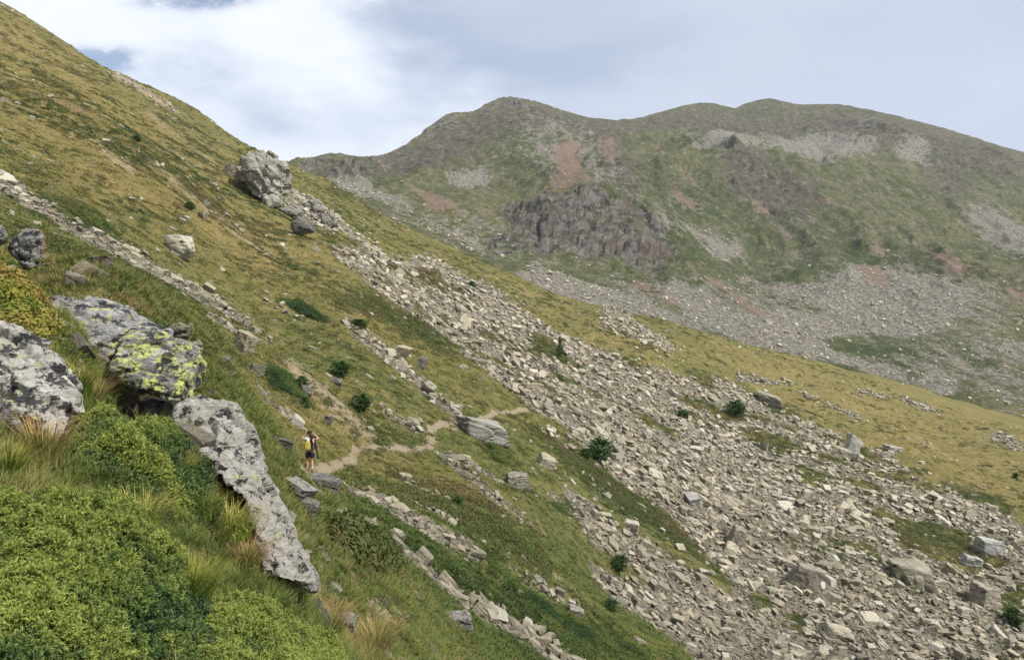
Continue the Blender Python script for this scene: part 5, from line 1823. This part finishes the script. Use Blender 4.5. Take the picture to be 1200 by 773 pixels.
M_METAL = plain('grey_metal', (0.25, 0.25, 0.27), (0.4, 0.4, 0.42), .35)
M_SOCK = plain('pale_blue_sock', (0.35, 0.45, 0.6), (0.45, 0.55, 0.7))

def skinned(name, verts, edges, mat, levels=2, parent=None, root_i=0):
    """one continuous surface grown round a skeleton of joints (x, y, z, radius)"""
    bm = bmesh.new()
    lay = bm.verts.layers.skin.verify()
    vs_ = []
    for i, v in enumerate(verts):
        q = bm.verts.new(v[:3])
        rx, ry = (v[3], v[4]) if len(v) > 4 else (v[3], v[3])
        q[lay].radius = (rx, ry)
        q[lay].use_root = (i == root_i)
        vs_.append(q)
    for a, b_ in edges:
        bm.edges.new((vs_[a], vs_[b_]))
    me = bpy.data.meshes.new(name)
    bm.to_mesh(me)
    bm.free()
    out = tmp_eval(me, [('SKIN', dict(use_smooth_shade=True)), ('SUBSURF', dict(levels=levels, render_levels=levels))])
    out.name = name
    out.materials.clear()
    out.materials.append(mat)
    return link(name, out, parent)

hg = ground_at(363, 552)
person = bpy.data.objects.new('person', None)
COL.objects.link(person)
person.location = (hg[0], hg[1], hg[2] - 0.03)
person.scale = (1.02, 1.02, 1.05)
tag(person, 'hiker seen from behind on the path, pale shirt, navy shorts, arms raised to head', 'person')
J = [  # x right, y away from the viewer, z up, radius
    (0, 0, .96, .135, .10), (0, .0, 1.10, .125, .095), (0, .02, 1.28, .15, .10), (0, .03, 1.42, .13, .085), (0, .045, 1.50, .055), (0, .06, 1.56, .055),
    (0, .07, 1.64, .078, .09), (0, .075, 1.72, .065, .075),
    (-.09, 0, .90, .095), (-.10, .03, .70, .082), (-.105, .04, .50, .056), (-.11, .015, .36, .058), (-.115, -.01, .11, .036), (-.115, .0, .05, .04), (-.12, .12, .03, .036), (-.125, .19, .025, .025),
    (.09, 0, .90, .095), (.11, -.02, .70, .082), (.12, -.02, .50, .056), (.125, -.06, .36, .058), (.13, -.09, .11, .036), (.13, -.08, .05, .04), (.14, .03, .03, .036), (.145, .10, .025, .025),
    (-.17, .03, 1.42, .06), (-.28, .05, 1.41, .045), (-.40, .07, 1.43, .038), (-.30, .10, 1.53, .034), (-.19, .13, 1.62, .024), (-.15, .135, 1.645, .032, .018),
    (.17, .03, 1.42, .06), (.27, .05, 1.40, .045), (.37, .09, 1.42, .038), (.27, .12, 1.52, .034), (.17, .14, 1.61, .024), (.13, .145, 1.635, .032, .018)]
E = [(0, 1), (1, 2), (2, 3), (3, 4), (4, 5), (5, 6), (6, 7), (0, 8), (8, 9), (9, 10), (10, 11), (11, 12), (12, 13), (13, 14), (14, 15),
     (0, 16), (16, 17), (17, 18), (18, 19), (19, 20), (20, 21), (21, 22), (22, 23), (3, 24), (24, 25), (25, 26), (26, 27), (27, 28), (28, 29),
     (3, 30), (30, 31), (31, 32), (32, 33), (33, 34), (34, 35)]
for palm, sgn in ((29, 1), (35, -1)):      # four fingers and a thumb, curled on to the brow
    px0, py0, pz0 = J[palm][:3]
    for q in range(4):
        a = len(J)
        off = (q - 1.5) * .019
        ln = (.9, 1.0, .95, .78)[q]
        J += [(px0 + sgn * .030, py0 + .006, pz0 + off + .004, .0095), (px0 + sgn * (.030 + .032 * ln), py0 + .004, pz0 + off + .010, .0088), (px0 + sgn * (.030 + .055 * ln), py0 - .016, pz0 + off + .012, .0075)]
        E += [(palm, a), (a, a + 1), (a + 1, a + 2)]
    a = len(J)
    J += [(px0 + sgn * .004, py0 - .012, pz0 - .042, .0105), (px0 + sgn * .024, py0 - .024, pz0 - .060, .009)]
    E += [(palm, a), (a, a + 1)]
body = skinned('body', J, E, M_SKIN, 2, person)
# face: brow, nose, ears, eyes turned away from the viewer
fb = bmesh.new()
for (c, r_, sc_) in [((0, .165, 1.655), .016, (0.8, 1.2, 1.5)), ((-.082, .07, 1.65), .022, (.4, .8, 1.3)), ((.082, .07, 1.65), .022, (.4, .8, 1.3)), ((0, .155, 1.605), .018, (1.6, .5, .5))]:
    bmesh.ops.create_icosphere(fb, subdivisions=2, radius=r_, matrix=Matrix.Translation(c) @ Matrix.Diagonal((*sc_, 1)))
me = bpy.data.meshes.new('face'); fb.to_mesh(me); fb.free(); me.materials.append(M_SKIN); link('face', me, person)
for sx in (-.03, .03):
    fb = bmesh.new()
    bmesh.ops.create_icosphere(fb, subdivisions=2, radius=.011, matrix=Matrix.Translation((sx, .152, 1.675)))
    me = bpy.data.meshes.new('eye'); fb.to_mesh(me); fb.free(); me.materials.append(M_BLACK); link('eye', me, person)
skinned('hair', [(0, .055, 1.60, .075, .07), (0, .055, 1.67, .088, .095), (0, .06, 1.74, .07, .082)], [(0, 1), (1, 2)], M_HAIR, 2, person, 1)
skinned('shirt', [(0, 0, .94, .16, .14), (0, 0, 1.10, .16, .145), (0, .02, 1.28, .185, .15), (0, .03, 1.44, .16, .125), (-.18, .03, 1.425, .078), (-.30, .055, 1.415, .066), (.18, .03, 1.425, .078), (.29, .055, 1.405, .066)],
        [(0, 1), (1, 2), (2, 3), (3, 4), (4, 5), (3, 6), (6, 7)], M_SHIRT, 2, person)
skinned('shorts', [(0, 0, .99, .145, .118), (0, 0, .90, .15, .12), (-.092, 0, .84, .115), (-.10, .025, .70, .112), (-.104, .04, .58, .10), (.092, 0, .84, .115), (.11, -.015, .70, .112), (.118, -.02, .58, .10)],
        [(0, 1), (1, 2), (2, 3), (3, 4), (1, 5), (5, 6), (6, 7)], M_SHORTS, 2, person)
for sx, yy in ((-.115, 0.0), (.13, -.08)):
    bt = skinned('boot', [(sx, yy - .02, .16, .05), (sx, yy - .01, .06, .05), (sx * 1.04, yy + .10, .045, .048, .042), (sx * 1.06, yy + .19, .04, .04, .03)], [(0, 1), (1, 2), (2, 3)], M_BOOT, 2, person)
    bm = bmesh.new()
    bmesh.ops.create_cube(bm, size=1, matrix=Matrix.Translation((sx * 1.03, yy + .07, .012)) @ Matrix.Diagonal((.09, .31, .026, 1)))
    bmesh.ops.bevel(bm, geom=bm.edges[:], offset=.008, segments=2, affect='EDGES')
    me = bpy.data.meshes.new('sole'); bm.to_mesh(me); bm.free(); me.materials.append(M_BLACK); link('sole', me, bt)
    skinned('sock', [(sx, yy - .03, .24, .044), (sx, yy - .02, .15, .046)], [(0, 1)], M_SOCK, 1, person)

def rounded_box(c, d, bev, taper=0.0, rot=None):
    bm = bmesh.new()
    bmesh.ops.create_cube(bm, size=1, matrix=Matrix.Diagonal((*d, 1)))
    for v in bm.verts:
        if v.co.z > 0:
            v.co.x *= 1 - taper
            v.co.y *= 1 - taper
    bmesh.ops.bevel(bm, geom=bm.edges[:], offset=bev, segments=3, affect='EDGES')
    M = Matrix.Translation(c) @ (rot.to_matrix().to_4x4() if rot else Matrix.Identity(4))
    bm.transform(M)
    return bm
def bm_obj(name, bm, mat, parent):
    me = bpy.data.meshes.new(name)
    bm.to_mesh(me)
    bm.free()
    me.materials.append(mat)
    me.polygons.foreach_set('use_smooth', np.ones(len(me.polygons), bool))
    me.set_sharp_from_angle(angle=math.radians(40))
    return link(name, me, parent)
def carried(name, label, cat):
    r = bpy.data.objects.new(name, None)
    COL.objects.link(r)
    r.location = person.location
    r.scale = person.scale
    tag(r, label, cat)
    return r
pack = carried('backpack', 'small yellow backpack low on the hiker\'s back', 'backpack')
bm_obj('bag', rounded_box((-.05, -.19, 1.16), (.27, .15, .36), .045, .15), M_PACK, pack)
bm_obj('pocket', rounded_box((-.05, -.275, 1.08), (.20, .05, .17), .02, .1), M_PACK, pack)
for sx in (-.13, .05):
    v_, f_ = tube([(sx, -.12, 1.02), (sx - .01, -.125, 1.20), (sx, -.09, 1.40), (sx, .02, 1.49), (sx, .13, 1.40), (sx, .14, 1.22)], .018, .018, 6)
    link('strap', mesh_from('strap', np.array([tuple(p) for p in v_]), np.array(f_), [M_BLACK]), pack)
jk = carried('jacket', 'black jacket with coral lining slung over the hiker\'s right shoulder', 'jacket')
skinned('shell', [(.04, .0, 1.62, .07, .05), (.15, -.05, 1.60, .09, .07), (.23, -.10, 1.42, .085, .05), (.27, -.13, 1.20, .075, .045), (.31, -.14, 1.0, .06, .04), (.13, -.14, 1.36, .06, .04), (.15, -.17, 1.12, .05, .035), (.17, -.17, .95, .035, .03)],
        [(0, 1), (1, 2), (2, 3), (3, 4), (1, 5), (5, 6), (6, 7)], M_BLACK, 2, jk, 1)
skinned('lining', [(.19, -.16, 1.46, .045, .03), (.20, -.185, 1.34, .055, .03), (.22, -.18, 1.24, .04, .025)], [(0, 1), (1, 2)], M_ORANGE, 2, jk, 1)
for q, (dx, dz) in enumerate(((0, 0), (.035, .03))):
    pl = carried('trekking_pole', ('dark folded pole hanging down behind the hiker\'s right leg', 'second dark pole, outermost of the two behind the hiker')[q], 'pole')
    v_, f_ = tube([(.26 + dx, -.16, 1.25 + dz), (.33 + dx, -.17, .95 + dz), (.42 + dx, -.17, .56 + dz)], .022, .014, 8)
    link('shaft', mesh_from('shaft', np.array([tuple(p) for p in v_]), np.array(f_), [M_BLACK]), pl)
    v_, f_ = tube([(.42 + dx, -.17, .56 + dz), (.437 + dx, -.17, .48 + dz)], .009, .004, 6)
    link('tip', mesh_from('tip', np.array([tuple(p) for p in v_]), np.array(f_), [M_METAL]), pl)

# ------------------------------------------------------------------ the air
bm = bmesh.new()
bmesh.ops.create_cube(bm, size=1, matrix=Matrix.Translation((0, 800, 180)) @ Matrix.Diagonal((5600, 3400, 700, 1)))
me = bpy.data.meshes.new('haze')
bm.to_mesh(me)
bm.free()
mh = bpy.data.materials.new('haze_air')
mh.use_nodes = True
kk = NT(mh.node_tree)
kk.n.clear()
pv = kk.node('ShaderNodeVolumePrincipled')
pv.inputs['Color'].default_value = (0.80, 0.87, 1.0, 1)
pv.inputs['Density'].default_value = 0.00006
pv.inputs['Anisotropy'].default_value = 0.2
oo = kk.node('ShaderNodeOutputMaterial')
kk.link(pv.outputs[0], oo.inputs['Volume'])
me.materials.append(mh)
tag(link('haze', me), kind='stuff')
